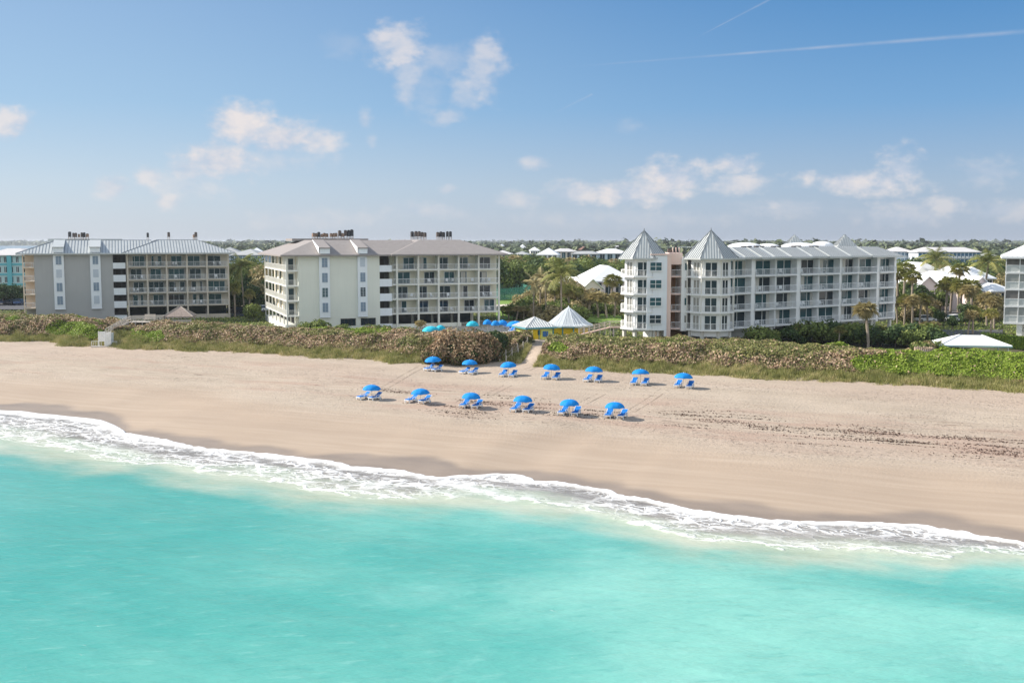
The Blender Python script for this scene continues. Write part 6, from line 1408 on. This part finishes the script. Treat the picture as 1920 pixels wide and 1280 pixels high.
# pool-side parasols
pu = [(886, 610, 1.15, 'turquoise-blue pool parasol by the cream block pillar', M_turqc), (914, 607, .85, 'narrow blue pool parasol, half folded, by the cream block end', M_blue), (929, 609, .8, 'blue pool parasol between the narrow one and the taller pair', M_blue), (942, 608, 1.0, 'tall blue pool parasol beside the widest one', M_blue), (966, 610, 1.6, 'widest blue pool parasol on the terrace', M_blue), (1002, 608, 1.8, 'blue pool parasol tucked behind the beach hut roof', M_blue), (808, 620, 1.45, 'large turquoise parasol behind the scrub in front of the cream block', M_turqc), (826, 618, .9, 'small turquoise parasol touching the large turquoise one', M_turqc)]
pp = {}
for (px, py, r, lab, m_) in pu:
    key = m_.name
    if key in pp: o = copy_tree(pp[key])
    else: o = pp[key] = make_umbrella(m_, 1.14, 1.9, .75)
    x, y = at(px, py, 6.5); o.location = (x, y, PLAT + .05); o.scale = (r / 1.14, r / 1.14, 1.1); o.rotation_euler.z = rnd.uniform(0, .7); tag(o, lab, 'parasol', 'parasols round the pool'); o.name = 'pool_parasol'
for i, (px, py) in enumerate(((948, 616), (958, 619), (968, 617), (975, 621), (960, 623))):
    o = copy_tree(lng0); x, y = at(px, py, PLAT); o.location = (x, y, PLAT + .06); o.rotation_euler = (0, 0, rnd.uniform(-1, 1)); o.name = 'sun_lounger'; tag(o, 'sun lounger on the pool terrace behind the path bushes', 'sun lounger', 'loungers on the pool terrace')
q = MB()
# terrace fence beside the hut
a = atD(952, 624, 184); b_ = atD(984, 624, 181); t = empty('terrace_fence', (a[0], a[1], 4.3), 0, 'pale picket fence between the pool terrace and the beach hut', 'fence'); q = MB(); d = (b_[0] - a[0], b_[1] - a[1])
for i in range(24): k = i / 23; q.box(d[0] * k - .06, d[0] * k + .06, d[1] * k - .02, d[1] * k + .02, 0, 1.15)
q.build('pickets', M_palewood, t); q = MB(); q.tube((0, .05, .9), (d[0], d[1] + .05, .9), .05, n=4); q.build('rail', M_palewood, t)
# roped posts along the path
M_post = mat('post_wood', (.50, .45, .39), .85, .12, 3); M_rope = mat('rope', (.46, .40, .32), .9)
def rope_fence(label, pts, hs):
    P = [on_ground(*p) for p in pts]; o = empty('rope_fence', P[0], 0, label, 'fence'); O = Vector(P[0])
    for p, h in zip(P, hs): q = MB(); l = Vector(p) - O; q.tube((l.x, l.y, l.z - .4), (l.x, l.y, l.z + h), .10, .09, 8); q.tube((l.x, l.y, l.z + h), (l.x, l.y, l.z + h + .05), .09, .04, 8); q.build('post', M_post, o)
    for (p, h), (p2, h2) in zip(list(zip(P, hs))[:-1], list(zip(P, hs))[1:]):
        q = MB(); a, b_ = Vector(p) - O + Vector((0, 0, h * .86)), Vector(p2) - O + Vector((0, 0, h2 * .86)); pts_ = [a.lerp(b_, k / 8) - Vector((0, 0, .28 * math.sin(math.pi * k / 8))) for k in range(9)]; q.path(pts_, .035, 5); q.build('rope', M_rope, o)
rope_fence('roped wooden posts climbing the bush side of the sandy path', [(937, 667), (948.5, 662), (960, 665), (970.5, 662), (981, 656), (989, 648)], [1.0, 1.5, 1.1, 1.4, 1.3, 1.3])
rope_fence('three roped posts at the beach end of the sandy path', [(949, 680), (960, 672), (972, 666)], [1.1, 1.25, 1.2])
# wheel tracks left across the sand
M_track = mat('track_sand', (.30, .235, .18), .95, .1, 2)
def track(p, q):
    (x0, y0, _), (x1, y1, _) = on_ground(*p), on_ground(*q); L_ = math.hypot(x1 - x0, y1 - y0); nx, ny = -(y1 - y0) / L_, (x1 - x0) / L_; mb = MB(); n = int(L_ / .35)
    for off in (-.55, .55):
        for i in range(n):
            if rnd.random() < .12: continue
            k0, k1 = i / n, (i + .86) / n; w = rnd.uniform(.05, .09); pts = []
            for k, s in ((k0, -w), (k0, w), (k1, w), (k1, -w)): X = x0 + (x1 - x0) * k + nx * (off + s); Y = y0 + (y1 - y0) * k + ny * (off + s); pts.append((X, Y, gz(X, Y) + .012))
            mb.poly(pts[::-1])
    tag(mb.build('wheel_track', M_track), kind='structure')
for a, b_ in (((722, 726), (792, 686)), ((905, 745), (952, 722)), ((1092, 756), (1128, 738)), ((1180, 772), (1236, 737)), ((985, 694), (1020, 672))): track(a, b_)
# dried seaweed along the strand line
def seaweed():
    n = 9000; u = rng.uniform(-90, 62, n); s = rng.normal(size=n) * 3.2 + 29; x, y = xy(u, v_shore(u) + s); px, py = proj(x, y, 2.)
    d = np.zeros(n)
    for (cx, cy, rx, ry, w) in ((735, 729, 26, 4, 1.), (850, 762, 40, 7, .7), (960, 752, 60, 8, .5), (1010, 745, 40, 6, .8), (1110, 768, 50, 7, .5), (1400, 776, 150, 6, .5), (1330, 790, 80, 4, .2), (1560, 790, 140, 14, .4), (1790, 818, 90, 5, .7), (1870, 820, 60, 8, 1.1), (1840, 839, 90, 5, .9), (1880, 795, 30, 3, .7), (1300, 772, 60, 4, .6), (1650, 810, 100, 10, .5), (250, 690, 90, 6, .5), (640, 770, 60, 8, .25), (180, 687, 40, 4, .5)):
        d = np.maximum(d, w * np.exp(-(((px - cx) / rx) ** 2 + ((py - cy) / ry) ** 2)))
    nz = .5 + .5 * wnoise(u * .35, s * 2.2, 1.1, 2); ok = rng.random(n) < d * nz ** 3 * 1.5; 
    x, y, u = x[ok], y[ok], u[ok]; k = 26; n = len(x); a = rng.normal(size=(n * k, 2)) * np.array([1.7, .085]); X = np.repeat(x, k) + a[:, 0] * CU - a[:, 1] * SU; Y = np.repeat(y, k) + a[:, 0] * SU + a[:, 1] * CU
    Z = ground_z(X, Y) + .03; V, F = leaf_quads(np.stack([X, Y, Z], 1), np.tile(np.array([0, 0, 1.]), (n * k, 1)), .12, .45, .45)
    o = rawmesh('seaweed', V, F, leafmat('dry_weed', [(0, (.035, .018, .014)), (1, (.13, .07, .045))], noise=.2, trans=0), attrs={'tint': ('FACE', rng.random(n * k))}); tag(o, 'dark dried seaweed strewn along the strand line', 'seaweed', kind='stuff'); print('weed', n)
seaweed()
# ------------------------------------------------------------------ patio chairs on the balconies
def make_chair():
    t = empty('patio_chair', (0, 0, 0)); q = MB(); q.box(-.26, .26, -.26, .26, .40, .44); q.build('seat', M_plastic, t); q = MB(); q.hull8([(-.26, .22, .44), (.26, .22, .44), (.26, .26, .44), (-.26, .26, .44)], [(-.24, .34, .95), (.24, .34, .95), (.24, .38, .95), (-.24, .38, .95)]); q.build('backrest', M_plastic, t)
    q = MB()
    for sx in (-.24, .24):
        for sy in (-.24, .24): q.box(sx - .02, sx + .02, sy - .02, sy + .02, 0, .40)
        q.box(sx - .03, sx + .03, -.26, .26, .62, .66)
    q.build('legs_and_arms', M_plastic, t); return t
ch0 = make_chair(); seen = {}
for i, (x, y, z, rz, lab) in enumerate(PATIO):
    o = ch0 if i == 0 else copy_tree(ch0); o.location = (x, y, z); o.rotation_euler.z = rz; seen[lab] = seen.get(lab, 0) + 1
    tag(o, lab if seen[lab] == 1 else 'other ' + lab, 'patio chair', 'white patio chairs on the balconies')
# ------------------------------------------------------------------ remove unused models, then the air
for k, (o, usedp) in PROTO.items():
    if not usedp:
        for c in list(o.children): bpy.data.objects.remove(c)
        bpy.data.objects.remove(o)
def haze():
    m = bpy.data.materials.new('haze'); m.use_nodes = True; nt = m.node_tree; nt.nodes.remove(nt.nodes['Principled BSDF']); v = nt.nodes.new('ShaderNodeVolumePrincipled')
    v.inputs['Color'].default_value = (.86, .92, 1, 1); v.inputs['Density'].default_value = HAZE_DENS; v.inputs['Anisotropy'].default_value = .2; nt.links.new(v.outputs[0], nt.nodes['Material Output'].inputs['Volume'])
    b_ = MB(); b_.box(-24000, 24000, -4000, 24000, -5, 26); o = b_.build('haze', m); tag(o, kind='stuff'); o['label'] = 'thin blue air haze over the whole coast'; o['category'] = 'haze'
HAZE_DENS = 0.00009
haze()
